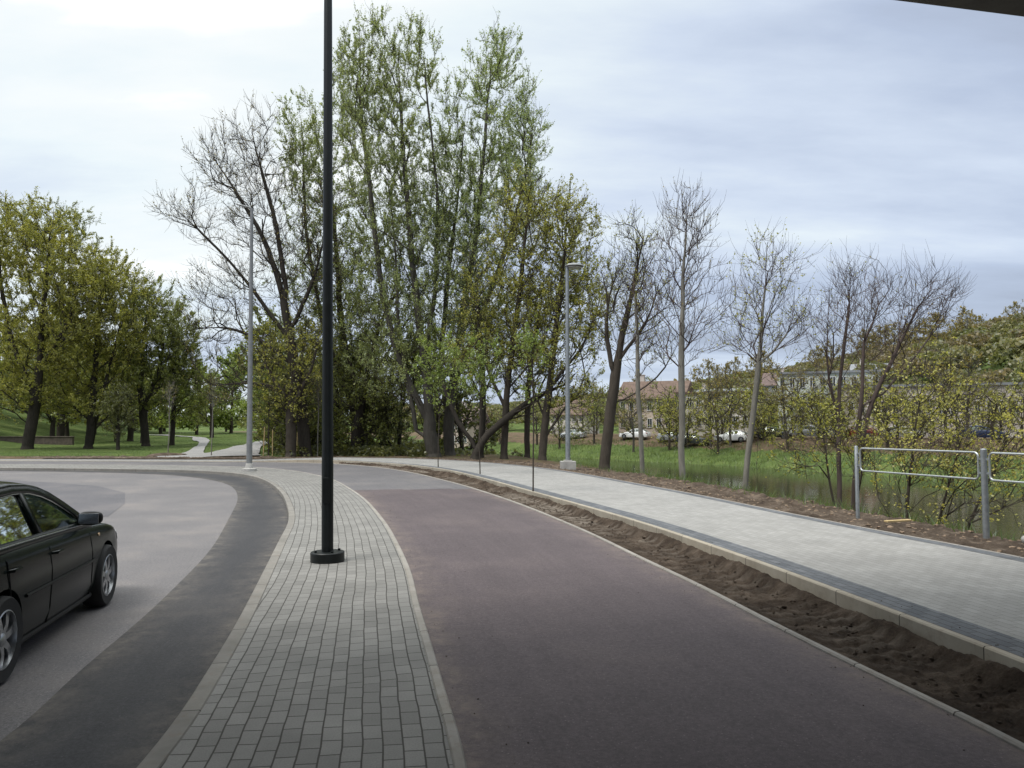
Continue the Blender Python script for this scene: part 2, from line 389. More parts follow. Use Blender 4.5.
def ribbon(name, A, B, z, mat, cols=1, zb=None, uvmode='edge', smooth=False, follow='A'):
    """sheet between curves A (left) and B (right)"""
    B2 = closest(B, A) if follow == 'A' else B
    A2 = A if follow == 'A' else closest(A, B)
    n = len(A2); V = []; UV = []
    S = np.concatenate([[0], np.cumsum(np.linalg.norm(np.diff(A2 if follow == 'A' else B2, axis=0), axis=1))])
    for j in range(cols+1):
        f = j/cols; P = A2*(1-f)+B2*f
        V.append(np.column_stack([P, np.full(n, z if zb is None else z*(1-f)+zb*f)]))
        w = np.linalg.norm(B2-A2, axis=1)
        if uvmode == 'edge': UV.append(np.column_stack([np.minimum(w*f, w*(1-f)), S]))
        else: UV.append(np.column_stack([S, w*f if follow == 'A' else -w*(1-f)]))
    V = np.concatenate(V); UV = np.concatenate(UV)
    i = np.arange(n-1)
    F = np.concatenate([np.stack([j*n+i, (j+1)*n+i, (j+1)*n+i+1, j*n+i+1], 1) for j in range(cols)])
    return npmesh(name, V, [F], mat, uv=UV, smooth=smooth)

def kerb_strip(name, A, w, ztop, zbot, mat, joint=1.0, bev=.012):
    """kerb running along curve A with its body on the right side (w metres)"""
    nn = normals(A); n = len(A)
    prof = [(0, zbot), (0, ztop-bev), (bev, ztop), (w-bev, ztop), (w, ztop-bev), (w, zbot)]
    V = np.concatenate([np.column_stack([A+nn*o, np.full(n, z)]) for o, z in prof]); i = np.arange(n-1)
    F = np.concatenate([np.stack([j*n+i, j*n+i+1, (j+1)*n+i+1, (j+1)*n+i], 1) for j in range(len(prof)-1)])
    S = np.concatenate([[0], np.cumsum(np.linalg.norm(np.diff(A, axis=0), axis=1))])
    uv = np.concatenate([np.column_stack([S, np.full(n, o)]) for o, z in prof])
    return tag(npmesh(name, V, [F], mat, uv=uv), kind='structure')

def kerb_mat(name, c1, c2, gap, L=1.0):
    m, nt, b = nodes(name); uv = coords(nt, 'UV'); c = coords(nt)
    c1, c2, gap = [tuple(q*.8 for q in v) for v in (c1, c2, gap)]
    s = N(nt, 'ShaderNodeSeparateXYZ'); nt.links.new(uv, s.inputs[0])
    fr = mnode(nt, 'FRACT', mnode(nt, 'DIVIDE', s.outputs[0], L))
    j = mnode(nt, 'LESS_THAN', fr, .012/L)
    col = ramp(nt, noise(nt, c, 2.0, 8, .7), [(.3, c1), (.7, c2)])
    wn = N(nt, 'ShaderNodeTexWhiteNoise'); wn.noise_dimensions = '1D'; nt.links.new(mnode(nt, 'FLOOR', mnode(nt, 'DIVIDE', s.outputs[0], L)), wn.inputs['W'])
    col = mixc(nt, .5, col, ramp(nt, wn.outputs['Value'], [(0, (.78, .78, .78)), (1, (1.15, 1.14, 1.12))]), 'MULTIPLY')
    dirt = ramp(nt, noise(nt, c, 6, 8, .8), [(.52, (0, 0, 0)), (.7, (.6, .6, .6))])
    col = mixc(nt, dirt, col, (.17, .13, .10))
    col = mixc(nt, j, col, gap)
    nt.links.new(col, b.inputs['Base Color']); b.inputs['Roughness'].default_value = .92; b.inputs['Specular IOR Level'].default_value = .25
    bump(nt, noise(nt, c, 60, 5, .7), b, .4, .004)
    return m
M['kerb_road'] = kerb_mat('road_kerb_concrete', (.20, .19, .17), (.30, .285, .26), (.06, .055, .05))
M['kerb_tan'] = kerb_mat('tan_kerb_concrete', (.34, .30, .235), (.46, .42, .345), (.10, .085, .065))
M['kerb_thin'] = kerb_mat('thin_kerb_concrete', (.27, .25, .22), (.38, .36, .33), (.08, .07, .06))

# road
road_pts = [(*p, -.104) for p in K1[::2]]+[(-75, -14, -.104)]
mb = MB(); mb.add(road_pts, [tuple(range(len(road_pts)))]); road = mb.build('road', M['road']); tag(road, kind='structure')
bm = bmesh.new(); bm.from_mesh(road.data); bmesh.ops.triangulate(bm, faces=bm.faces); bm.to_mesh(road.data); bm.free()
tag(ribbon('road_gutter', GUT, K1+normals(K1)*.01, -.100, M['gutter'], cols=8, follow='B'), kind='structure')
# slightly darker repair patch in the old surface
mb = MB(); pp = [(-8.6, 16.5), (-9.6, 19.2), (-11.2, 22.4), (-13.4, 25.0), (-17.5, 27.5), (-27, 29), (-27, 20), (-16, 17.5), (-11, 16.7)]
mb.add([(x, y, -.099) for x, y in pp], [tuple(range(len(pp)))])
M['patch'] = asphalt_mat('patch_asphalt', (.115, .112, .122), (.165, .158, .168), .25, (.3, .26, .23), .3)
tag(mb.build('road_patch', M['patch']), kind='structure')
kerb_strip('road_kerb', K1, .13, .003, -.2, M['kerb_road'])
K1i = K1+normals(K1)*.13; K2o = K2-normals(K2)*.075
tag(ribbon('pavement', K1i, K2o, 0, M['paver'], cols=2, uvmode='len', follow='B'), kind='structure')
kerb_strip('pavement_kerb', K2o, .075, .006, -.1, M['kerb_thin'])
# cycle path: red from the bend on, grey asphalt beyond
iy = int(np.argmin(abs(K2[:, 1]-22.0)))
iy3 = int(np.argmin(abs(K3[:, 1]-25.5)))
cp = tag(ribbon('cycle_path', K2, K3, -.012, M['bike'], cols=12), kind='structure')
cp.data.materials.append(M['bike_grey'])
for pl_ in cp.data.polygons:
    cc_ = pl_.center
    if cc_.y-22.3+(cc_.x+4.6)*-.15 > 0: pl_.material_index = 1
kerb_strip('cycle_path_kerb', K3, .06, .012, -.12, M['kerb_thin'])
kerb_strip('footpath_kerb', K4-normals(K4)*.08, .08, .15, -.2, M['kerb_tan'])
nn4 = normals(K4); K4b = K4+nn4*.34
nn5 = normals(K5); K5b = K5-nn5*.22
tag(ribbon('footpath_edge_band', K4, K4b, .148, M['paver_dark'], uvmode='len'), kind='structure')
tag(ribbon('footpath', K4b, K5b, .145, M['paver_light'], cols=2, uvmode='len'), kind='structure')
tag(ribbon('footpath_river_band', K5b, K5, .148, M['paver_dark'], uvmode='len'), kind='structure')
kerb_strip('footpath_river_kerb', K5, .06, .152, -.1, M['kerb_thin'])

for o_k in list(COL.objects):      # the footpath comes down to the level of the junction at its far end
    if o_k.name.startswith('footpath'):
        n_k = len(o_k.data.vertices); a_k = np.empty(n_k*3, np.float32); o_k.data.vertices.foreach_get('co', a_k); a_k = a_k.reshape(-1, 3)
        t_k = np.clip((-a_k[:, 0]-9)/6, 0, 1); a_k[:, 2] -= .135*t_k*t_k*(3-2*t_k); o_k.data.vertices.foreach_set('co', a_k.ravel()); o_k.data.update()
# value noise for geometry
def ss(t): t = np.clip(t, 0, 1); return t*t*(3-2*t)
def vnoise(x, y, seed=0):
    x = np.asarray(x, float); y = np.asarray(y, float); xi = np.floor(x).astype(np.int64); yi = np.floor(y).astype(np.int64)
    fx = x-xi; fy = y-yi; fx = fx*fx*(3-2*fx); fy = fy*fy*(3-2*fy)
    def h(a, b):
        n = (a*374761393+b*668265263+seed*1274126177) & 0xffffffff
        n = ((n ^ (n >> 13))*1274126177) & 0xffffffff
        return ((n ^ (n >> 16)) & 0xffff)/65535.0
    return (h(xi, yi)*(1-fx)+h(xi+1, yi)*fx)*(1-fy)+(h(xi, yi+1)*(1-fx)+h(xi+1, yi+1)*fx)*fy
def fbm(x, y, seed=0, oct=4):
    s = 0; a = .5
    for o in range(oct): s = s+a*vnoise(x*2**o, y*2**o, seed+o*17); a *= .5
    return s

# soil strip between cycle path and footpath, with tyre tread marks
def strip_mesh(name, A, B, zfun, mat, step=.02, cols=40, upto=None, pad=False):
    A = A if upto is None else A[:upto]
    L = np.linalg.norm(np.diff(A, axis=0), axis=1).sum(); 
    n = int(L/step); A2 = resamp(A, n); B2 = closest(resamp(B, 6000), A2)
    for _ in range(8): B2[1:-1] = (B2[:-2]+2*B2[1:-1]+B2[2:])/4
    S = np.linspace(0, L, n); f = np.linspace(0, 1, cols+1)
    P = A2[:, None]*(1-f[None, :, None])+B2[:, None]*f[None, :, None]
    z = zfun(P[..., 0], P[..., 1], np.broadcast_to(S[:, None], P.shape[:2]), np.broadcast_to(f[None], P.shape[:2]))
    V = np.concatenate([P, z[..., None]], 2).reshape(-1, 3); i, j = np.meshgrid(np.arange(n-1), np.arange(cols), indexing='ij')
    a = (i*(cols+1)+j).ravel(); F = np.stack([a, a+1, a+cols+2, a+cols+1], 1)
    ob = npmesh(name, V, [F], mat, smooth=True)
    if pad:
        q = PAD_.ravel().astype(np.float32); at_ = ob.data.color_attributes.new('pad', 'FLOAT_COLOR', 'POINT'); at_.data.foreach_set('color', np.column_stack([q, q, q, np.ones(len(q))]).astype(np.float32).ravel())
    return tag(ob, kind='structure')
def soil_z(x, y, s, f):
    edge = np.sin(np.pi*f)**.5
    clod = (fbm(x*4, y*4, 3, 4)-.47)*.10+np.maximum(vnoise(x*13, y*13, 9)-.5, 0)*.07+np.maximum(vnoise(x*27, y*27, 10)-.5, 0)*.05
    c = .40+.06*np.sin(s*.13); across = np.abs(f-c)
    tr = np.clip(1-(across/.36)**6, 0, 1)
    patch = np.clip((vnoise(s*.35, s*0, 5)-.1)*3, 0, 1)
    side_ = np.where(f > c, .12, 0); saw = np.abs(((s+(f-c)*.22+side_+.10*vnoise(s*1.5, f*5, 4))*4.0) % 1-.5)*2
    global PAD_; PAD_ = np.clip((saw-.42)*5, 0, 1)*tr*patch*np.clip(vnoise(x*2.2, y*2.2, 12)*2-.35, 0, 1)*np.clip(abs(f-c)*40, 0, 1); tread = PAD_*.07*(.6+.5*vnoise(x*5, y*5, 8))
    berm = np.exp(-((f-.86)/.10)**2)*.10*(vnoise(s*1.3, f*2, 21)+.1)
    return -.05+edge*(.035+clod*(1-.75*tr*patch)+tread-.03*tr)+berm*edge*1.3+.05*ss((f-.6)/.3)
far4 = int(np.argmin(abs(K3[:, 1]-38)))
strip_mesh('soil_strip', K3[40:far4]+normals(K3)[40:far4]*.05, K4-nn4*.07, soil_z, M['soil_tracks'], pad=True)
tag(ribbon('far_soil_strip', K3[far4-2:]+normals(K3)[far4-2:]*.05, K4-nn4*.07, -.03, M['soil_light']), kind='structure')

# ------------------------------------------------------------------ terrain
S1 = smooth_curve([(15.5, -60), (14.6, -10), (13.4, 5), (12.4, 14), (11.2, 22), (9.6, 30), (7.8, 38), (5.5, 46), (1, 56), (-8, 71), (-20, 96), (-38, 130), (-80, 158), (-220, 190)], 1)
S2 = smooth_curve([(90, -60), (64, 5), (47, 33), (37, 49), (29, 62), (21.5, 76), (12, 92), (0, 109), (-14, 131), (-50, 170), (-220, 232)], 1)
def sdist(q, P):
    """signed distance, positive to the right of the direction of travel"""
    out = np.empty(len(P)); T = np.gradient(q, axis=0)
    for a in range(0, len(P), 4000):
        p = P[a:a+4000]; d = p[:, None]-q[None]; d2 = (d**2).sum(-1); k = d2.argmin(1); r = np.arange(len(p))
        dd = d[r, k]; t = T[k]; cr = t[:, 1]*dd[:, 0]-t[:, 0]*dd[:, 1]
        out[a:a+4000] = np.sign(cr)*np.sqrt(d2[r, k])
    return out
K5c = K5[::2]
def height(P):
    P = np.atleast_2d(np.asarray(P, float)); x, y = P[:, 0], P[:, 1]
    o = sdist(K5c, P); r1 = -sdist(S1, P); r2 = sdist(S2, P)     # r1>0: near land, r2>0: far land
    base = .06+.011*np.maximum(o-6, 0)*ss((-x+2)/15)
    base += 15*ss((-x-.25*y-22)/55)*ss(o/18)
    base += (fbm(x*.25, y*.25, 2)-.47)*.3*ss(o/12)
    near = base+(-2.75-base)*(1-ss(r1/5.2))
    under = -3.1
    H = 7+33*np.clip(x/np.maximum(y, 60), 0, .8)
    far = -2.75+3.25*ss(r2/20)+(fbm(x*.2, y*.2, 8)-.47)*.8*ss(r2/10)*(1-ss((r2-16)/6))+H*(1-(1-np.clip((r2-44)/165, 0, 1))**1.7)
    h = np.where(r1 > 0, near, np.where(r2 > 0, far, under-.3))
    h = np.where(o < 0, -.45, h)
    h = np.where((o >= 0) & (o < 2.6), h-.12*(1-ss((o-1.2)/1.4)), h)
    return h, o, r1, r2
def hz(x, y): return float(height([(x, y)])[0][0])
gx = np.concatenate([np.arange(-220, -60, 5), np.arange(-60, -16, 1.2), np.arange(-16, 24, .4), np.arange(24, 80, 1.2), np.arange(80, 330, 5)])
gy = np.concatenate([np.arange(-60, 0, 3), np.arange(0, 60, .5), np.arange(60, 140, 1.2), np.arange(140, 480, 6)])
X, Y = np.meshgrid(gx, gy, indexing='ij'); P = np.stack([X.ravel(), Y.ravel()], 1)
h, o_, r1_, r2_ = height(P)
n1_, n2_ = X.shape; i, j = np.meshgrid(np.arange(n1_-1), np.arange(n2_-1), indexing='ij'); a = (i*n2_+j).ravel()
ground = npmesh('ground', np.column_stack([P, h]), [np.stack([a, a+n2_, a+n2_+1, a+1], 1)], M['ground'], smooth=True)
cov = np.ones(len(P))*.9
cov = np.where((o_ < 3.2) & (r1_ > 0) , .0, cov)                        # bare soil by the path
cov = np.where((P[:, 0] > -.285*P[:, 1]) & (P[:, 0] < 12) & (o_ > 0) & (o_ < 14) & (r1_ > 0), np.minimum(cov, .42), cov)
cov = np.where((r2_ > 11) & (r2_ < 24), .35, cov)
cov = np.where((r2_ > 24) & (r2_ < 40), .1, cov)
ca = ground.data.color_attributes.new('cover', 'FLOAT_COLOR', 'POINT')
ca.data.foreach_set('color', np.column_stack([cov, cov, cov, np.ones(len(cov))]).astype(np.float32).ravel())
tag(ground, kind='structure')
mb = MB(); wz = -2.35
mb.add([(-160, -60, wz), (330, -60, wz), (330, 200, wz), (-160, 200, wz)], [(0, 1, 2, 3)]); tag(mb.build('river_water', M['water']), kind='structure')
# bare verge on the river side of the footpath
def verge_z(x, y, s, f):
    hh = height(np.stack([x.ravel(), y.ravel()], 1))[0].reshape(x.shape)
    z = hh+.14*(1-ss(f*1.1-.15))+(fbm(x*3, y*3, 31, 4)-.45)*.17+np.maximum(vnoise(x*12, y*12, 33)-.58, 0)*.14
    z = np.where(f < .08, .06+(z-.06)*f/.08, z)
    return z-.25*ss((f-.88)/.12)
up = int(np.argmin(abs(K5[:, 1]-43)))
A5 = K5[30:up]+nn5[30:up]*.05
strip_mesh('soil_verge', A5, K5+nn5*2.7, verge_z, M['soil'], step=.07, cols=34)

# ------------------------------------------------------------------ trees
def unit(v): return v/np.maximum(np.linalg.norm(v, axis=-1, keepdims=True), 1e-9)

def grow_tree(stems, targets, rb, r_tip, ang, bf, rg, step=.55, up=.5, wob=.05):
    """stems: list of polylines; every target point gets joined to the nearest sensible branch"""
    cap = 26000; pos = np.zeros((cap, 3)); dr = np.zeros((cap, 3)); pl = np.zeros(cap); par = np.full(cap, -1, int); n = 0
    for si, st in enumerate(stems):
        st = np.array(st, float); L = np.concatenate([[0], np.cumsum(np.linalg.norm(np.diff(st, axis=0), axis=1))])
        k = max(3, int(L[-1]/step)); s = np.linspace(0, L[-1], k+1)
        q = np.stack([np.interp(s, L, st[:, a]) for a in range(3)], 1)
        for _ in range(3): q[1:-1] = (q[:-2]+2*q[1:-1]+q[2:])/4
        q[1:] += np.cumsum(rg.normal(0, .018, (k, 3)), 0)*[1, 1, .2]
        root = -1; b0 = 0; start = 0
        if si > 0:
            d = np.linalg.norm(pos[:n]-q[0], axis=1); root = int(d.argmin())
            if d[root] > 2.5: root = -1
            else: start = 1; q[1:] += 0
        for a in range(start, k+1):
            pos[n] = q[a]; par[n] = root; pl[n] = (pl[root]+np.linalg.norm(q[a]-pos[root])) if root >= 0 else 0
            dd = q[min(a+1, k)]-q[max(a-1, 0)]; dr[n] = dd/np.linalg.norm(dd); root = n; n += 1
    ns = n
    dmin = np.array([np.min(np.linalg.norm(pos[:n]-t, axis=1)) for t in targets]); order = np.argsort(dmin)
    for ti in order:
        t = targets[ti]; v = t-pos[:n]; D = np.linalg.norm(v, axis=1)+1e-6; c = (v*dr[:n]).sum(1)/D
        cost = D*(1+ang*(1-c))+bf*pl[:n]+np.maximum(0, pos[:n, 2]+.15*D-t[2])*1.2
        i = int(cost.argmin()); p0 = pos[i]; d = D[i]
        if d < .12: continue
        u = v[i]/d; k = max(1, int(round(d/step)))
        t0 = unit(dr[i]*.55+u*.6)*d; t1 = unit(u+np.array([0, 0, up]))*d
        prev = i; pp = p0
        for a in range(1, k+1):
            f = a/k; h1 = 2*f**3-3*f*f+1; h2 = f**3-2*f*f+f; h3 = -2*f**3+3*f*f; h4 = f**3-f*f
            q = h1*p0+h2*t0+h3*t+h4*t1
            if a < k: q = q+rg.normal(0, wob, 3)*min(1, d*.3)
            if n >= cap: break
            pos[n] = q; par[n] = prev; dr[n] = (q-pp)/(np.linalg.norm(q-pp)+1e-9); pl[n] = pl[prev]+np.linalg.norm(q-pp)
            prev = n; pp = q; n += 1
    pos = pos[:n]; dr = dr[:n]; par = par[:n]
    cnt = np.zeros(n); child = np.zeros(n, bool); child[par[par >= 0]] = True; cnt[~child] = 1
    for a in range(n-1, -1, -1):
        if par[a] >= 0: cnt[par[a]] += cnt[a]
    p = math.log(rb/r_tip)/math.log(max(cnt.max(), 2))
    rad = r_tip*cnt**p
    return pos, dr, par, cnt, rad

def seg_mesh(p0, p1, d0, d1, r0, r1, sides):
    """tapered prisms between points, vectorised; returns V, F"""
    def frame(d):
        ref = np.where(np.abs(d[:, :1]) < .9, np.array([[1., 0, 0]]), np.array([[0, 1., 0]]))
        u = unit(np.cross(d, ref)); return u, np.cross(d, u)
    ref = np.where((np.abs(d1[:, :1]) < .85) & (np.abs(d0[:, :1]) < .85), np.array([[1., 0, 0]]), np.array([[0, 1., 0]]))
    def fr(d): u = unit(np.cross(d, ref)); return u, np.cross(d, u)
    u0, w0 = fr(d0); u1, w1 = fr(d1)
    a = np.arange(sides)*2*np.pi/sides; ca, sa = np.cos(a)[None, :, None], np.sin(a)[None, :, None]
    A = p0[:, None]+(u0[:, None]*ca+w0[:, None]*sa)*r0[:, None, None]
    B = p1[:, None]+(u1[:, None]*ca+w1[:, None]*sa)*r1[:, None, None]
    V = np.concatenate([A, B], 1).reshape(-1, 3); k = len(p0)
    j = np.arange(sides); base = (np.arange(k)*2*sides)[:, None]
    F = np.stack([base+j, base+(j+1) % sides, base+sides+(j+1) % sides, base+sides+j], -1).reshape(-1, 4)
    return V, F

def leaf_quads(c, size, rg, aspect=.7, droop=0.0):
    k = len(c); u = unit(rg.normal(size=(k, 3))-np.array([0, 0, droop])); w = unit(np.cross(u, rg.normal(size=(k, 3))))
    s = (size*rg.uniform(.45, 1.5, k))[:, None]
    V = np.stack([c-u*s*.5, c+w*s*aspect*.5, c+u*s*.5, c-w*s*aspect*.5], 1).reshape(-1, 3)
    return V, (np.arange(k)*4)[:, None]+np.arange(4)[None]

def build_tree(name, label, cat, base, stems, targets, bark, leafm, rb=.3, r_tip=.012, ang=.9, bf=.18, twigs=3, twl=(.35, .9),
               leaves=4, lsize=.09, group=None, seed=1, twr=.006, crownbark=None, up=.5, twup=.35, wob=.05, lleaf=None, droop=0, kmax=5):
    rg = np.random.default_rng(seed)
    base = np.array(base, float)
    stems = [np.array(s, float)-base for s in stems]; targets = np.array(targets, float)-base
    pos, dr, par, cnt, rad = grow_tree(stems, targets, rb, r_tip, ang, bf, rg, up=up, wob=wob)
    root = empty(name, tuple(base)); tag(root, label, cat, group)
    e = np.where(par >= 0)[0]; pr = par[e]
    big = rad[e] > min(.035, rb*.3)
    V, F = [], []; off = 0
    def acc(lst, mask, sides):
        nonlocal off
        q = e[mask]; 
        if not len(q): return
        pq = par[q]; r0 = np.minimum(rad[pq], rad[q]*1.25)
        v, f = seg_mesh(pos[pq], pos[q], dr[pq], dr[q], r0, rad[q], sides)
        lst[0].append(v); lst[1].append(f+lst[2]); lst[2] += len(v)
    T = [[], [], 0]; acc(T, rad[e] > .09, 10); acc(T, (rad[e] <= .09) & big, 6)
    # root flare
    for s0 in np.where(par < 0)[0]:
        d = dr[s0:s0+1]; p1 = pos[s0:s0+1]
        v, f = seg_mesh(p1-np.array([[0, 0, .35]]), p1+d*.35, np.array([[0, 0, 1.]]), d, np.array([rad[s0]*1.55]), np.array([rad[s0]*1.02]), 10)
        T[0].append(v); T[1].append(f+T[2]); T[2] += len(v)
    npmesh('trunk', np.concatenate(T[0]), [np.concatenate(T[1])], bark, root, smooth=True)
    C = [[], [], 0]; acc(C, (~big) & (rad[e] > .016), 4); acc(C, (~big) & (rad[e] <= .016), 3)
    # twigs
    cand = np.where((cnt <= kmax) & (par >= 0))[0]
    m = int(len(cand)*twigs); q = rg.choice(cand, m)
    f = rg.uniform(0, 1, (m, 1)); s = pos[par[q]]*(1-f)+pos[q]*f
    d = unit(dr[q]*.75+rg.normal(0, .55, (m, 3))+np.array([0, 0, twup])); L = rg.uniform(*twl, (m, 1))
    mid = s+d*L*.5+rg.normal(0, .03, (m, 3)); d2 = unit(d+np.array([0, 0, twup*.7])+rg.normal(0, .2, (m, 3))); end = mid+d2*L*.5
    v, f1 = seg_mesh(s, mid, d, d2, np.full(m, twr*1.5), np.full(m, twr), 3); C[0].append(v); C[1].append(f1+C[2]); C[2] += len(v)
    v, f1 = seg_mesh(mid, end, d2, d2, np.full(m, twr), np.full(m, twr*.5), 3); C[0].append(v); C[1].append(f1+C[2]); C[2] += len(v)
    Fs = [np.concatenate(C[1])]; mi = [0]; mats = [crownbark or bark]
    Vs = C[0]
    if leaves > 0:
        k = int(m*leaves); pw = rg.gamma(.7, 1, m); w = rg.choice(m, k, p=pw/pw.sum())
        if lleaf is not None:   # leafiness by height etc.
            keep = rg.uniform(size=k) < lleaf(end[w]+base); w = w[keep]; k = len(w)
        f = rg.uniform(.15, 1.08, (k, 1)); c = np.where(f < .5, s[w]+(mid[w]-s[w])*f*2, mid[w]+(end[w]-mid[w])*(f-.5)*2)+rg.normal(0, lsize*.5, (k, 3))
        v, fl = leaf_quads(c, lsize, rg, droop=droop); Vs = Vs+[v]; Fs.append(fl+C[2]); mi.append(1); mats.append(leafm)
    npmesh('crown', np.concatenate(Vs), Fs, mats, root, midx=mi)
    return root

def ell_targets(ells, d, rg, depthr=None, shell=.55):
    """points filling ellipsoids given as (px, py, rx, ry, n) seen at distance d"""
    out = []
    for E in ells:
        px, py, rx, ry, n = E[:5]; dd = d+(E[5] if len(E) > 5 else 0)
        c = W(px, py, dd); sx = rx/FPX*dd; sz = ry/FPX*dd; sy = depthr if depthr else min(sx, sz)*1.0
        v = unit(rg.normal(size=(n, 3))); r = rg.uniform(0, 1, (n, 1))**shell
        out.append(c+v*r*[sx, sy, sz])
    return np.concatenate(out)
def stem_px(pts, d):
    """stem given as (px, py[, depth offset]); the first one is put on the ground"""
    q = [W(p[0], p[1], d+(p[2] if len(p) > 2 else 0)) for p in pts]
    q[0][2] = hz(q[0][0], q[0][1])-.12
    return q
def px_tree(name, label, cat, d, stems, ells, bark, leafm, seed, depthr=None, shell=.55, **kw):
    rg = np.random.default_rng(seed+1000); st = []
    for i, s in enumerate(stems):
        q = [W(p[0], p[1], d+(p[2] if len(p) > 2 else 0)) for p in s]
        if i == 0 or (len(s[0]) > 3 and s[0][3] == 'g'): q[0][2] = hz(q[0][0], q[0][1])-.12
        st.append(q)
    T = ell_targets(ells, d, rg, depthr, shell)
    return build_tree(name, label, cat, st[0][0], st, T, bark, leafm, seed=seed, **kw)

B_grey = bark_mat('grey_bark', (.085, .078, .066)); B_dark = bark_mat('dark_bark', (.045, .039, .032)); B_pale = bark_mat('pale_bark', (.19, .18, .155))
B_mid = bark_mat('brown_bark', (.065, .055, .044)); B_red = bark_mat('reddish_twig_bark', (.085, .065, .058))
L_pop = leaf_mat('poplar_leaves', (.27, .315, .14), .4); L_pop2 = leaf_mat('pale_poplar_leaves', (.30, .36, .17), .4)
L_map = leaf_mat('young_maple_leaves', (.28, .285, .065), .45, hue=(1.15, 1.0, .7)); L_mapd = leaf_mat('dark_maple_leaves', (.20, .225, .06), .45)
L_brn = leaf_mat('bronze_leaves', (.22, .19, .06), .5, hue=(1.1, .9, .6)); L_fresh = leaf_mat('fresh_green_leaves', (.21, .27, .065), .4)
L_yel = leaf_mat('yellow_leaves', (.44, .42, .12), .4, hue=(1.05, .95, .7)); L_und = leaf_mat('undergrowth_leaves', (.14, .15, .058), .5)
L_far = leaf_mat('far_leaves', (.18, .18, .09), .5, scale=.08, hue=(1.1, .95, .8)); L_grass = leaf_mat('grass_blades', (.095, .145, .04), .4, scale=.2)
L_reed = leaf_mat('reed_blades', (.12, .16, .05), .45, scale=.3)

# --- the tall poplars in the middle
px_tree('poplar_tree', 'tallest tree of the clump, a pale green poplar right of the black lamp post', 'tree', 45.5,
    [[(434, 460), (430, 440), (428, 400), (420, 330), (412, 240), (404, 140), (398, 50)],
     [(430, 425), (402, 370), (380, 290), (370, 200), (362, 110), (360, 50)],
     [(424, 360), (436, 280), (437, 190), (428, 110), (424, 60)],
     [(418, 440), (411, 400), (398, 330), (394, 260), (385, 170)]],
    [(380, 75, 44, 64, 300), (395, 170, 62, 90, 480), (415, 270, 82, 90, 480), (360, 110, 32, 75, 150), (420, 60, 28, 38, 80), (405, 350, 70, 60, 240)],
    B_grey, L_pop, 3, rb=.42, r_tip=.008, ang=1.6, bf=.12, twigs=4, leaves=16, lsize=.08, crownbark=B_mid, up=1.1, twup=.75, depthr=4.5)
px_tree('poplar_tree', 'pale green poplar with two loose fine crowns at the right of the tall clump', 'tree', 47.5,
    [[(450, 459), (448, 430), (452, 380), (462, 310), (476, 230), (484, 150), (490, 60)],
     [(452, 390), (480, 320), (505, 250), (522, 190), (530, 130)],
     [(449, 420), (440, 360), (446, 280), (455, 200), (462, 110)]],
    [(495, 75, 36, 48, 190), (502, 150, 54, 62, 360), (475, 215, 66, 85, 430), (525, 190, 28, 65, 130), (480, 320, 62, 66, 300), (530, 120, 20, 40, 50), (455, 140, 28, 70, 140), (450, 230, 40, 70, 160)],
    B_grey, L_pop2, 4, rb=.34, r_tip=.008, ang=1.5, bf=.12, twigs=4, leaves=15, lsize=.078, crownbark=B_mid, up=1.0, twup=.7, depthr=4.5)
px_tree('poplar_tree', 'leafy olive poplar crown directly behind and left of the black lamp post', 'tree', 50,
    [[(356, 459), (356, 430), (350, 380), (342, 300), (335, 200), (330, 110)],
     [(354, 410), (322, 330), (306, 230), (302, 130)]],
    [(305, 150, 28, 62, 200), (325, 200, 48, 85, 330), (345, 120, 24, 80, 120), (325, 290, 60, 75, 380), (345, 370, 60, 55, 260)],
    B_mid, L_pop, 5, rb=.28, r_tip=.008, ang=1.3, bf=.14, twigs=3.6, leaves=13, lsize=.088, up=.9, twup=.6, depthr=4)
# --- dark spreading, nearly leafless tree left of the clump
px_tree('bare_tree', 'dark leafless tree with long limbs spreading far to the left of the clump', 'tree', 46,
    [[(306, 459), (304, 430), (300, 390), (292, 340), (285, 290), (266, 235), (232, 180), (203, 135)],
     [(296, 350), (262, 300), (232, 262), (196, 225), (160, 195)],
     [(288, 300), (276, 230), (262, 170), (248, 115)],
     [(302, 400), (272, 384), (240, 382), (215, 386)],
     [(298, 370), (262, 340), (225, 326), (190, 330)],
     [(292, 330), (318, 270), (330, 200)]],
    [(225, 175, 38, 50, 150), (190, 215, 32, 30, 70), (255, 160, 38, 60, 190), (270, 250, 55, 75, 280), (225, 300, 45, 50, 150), (232, 385, 28, 28, 60), (320, 250, 40, 80, 160), (215, 340, 30, 40, 70)],
    B_dark, L_brn, 7, rb=.36, r_tip=.011, ang=.8, bf=.16, twigs=3.4, twl=(.4, 1.2), leaves=1.8, lsize=.07, up=.45, twup=.35, depthr=4, twr=.007)
px_tree('dark_tree', 'dark limbed tree forking in a wide V just right of the black lamp post', 'tree', 48,
    [[(355, 459), (357, 430), (362, 400), (368, 370), (378, 330), (392, 300), (410, 275)],
     [(361, 405), (352, 370), (340, 330), (335, 290), (345, 250)],
     [(366, 385), (390, 350), (408, 318), (420, 300)]],
    [(380, 320, 55, 60, 240), (345, 300, 35, 60, 140), (395, 260, 40, 60, 130), (370, 395, 50, 45, 220)],
    B_dark, L_mapd, 8, rb=.3, r_tip=.01, ang=.9, bf=.16, twigs=3.2, leaves=6.5, lsize=.11, depthr=3)
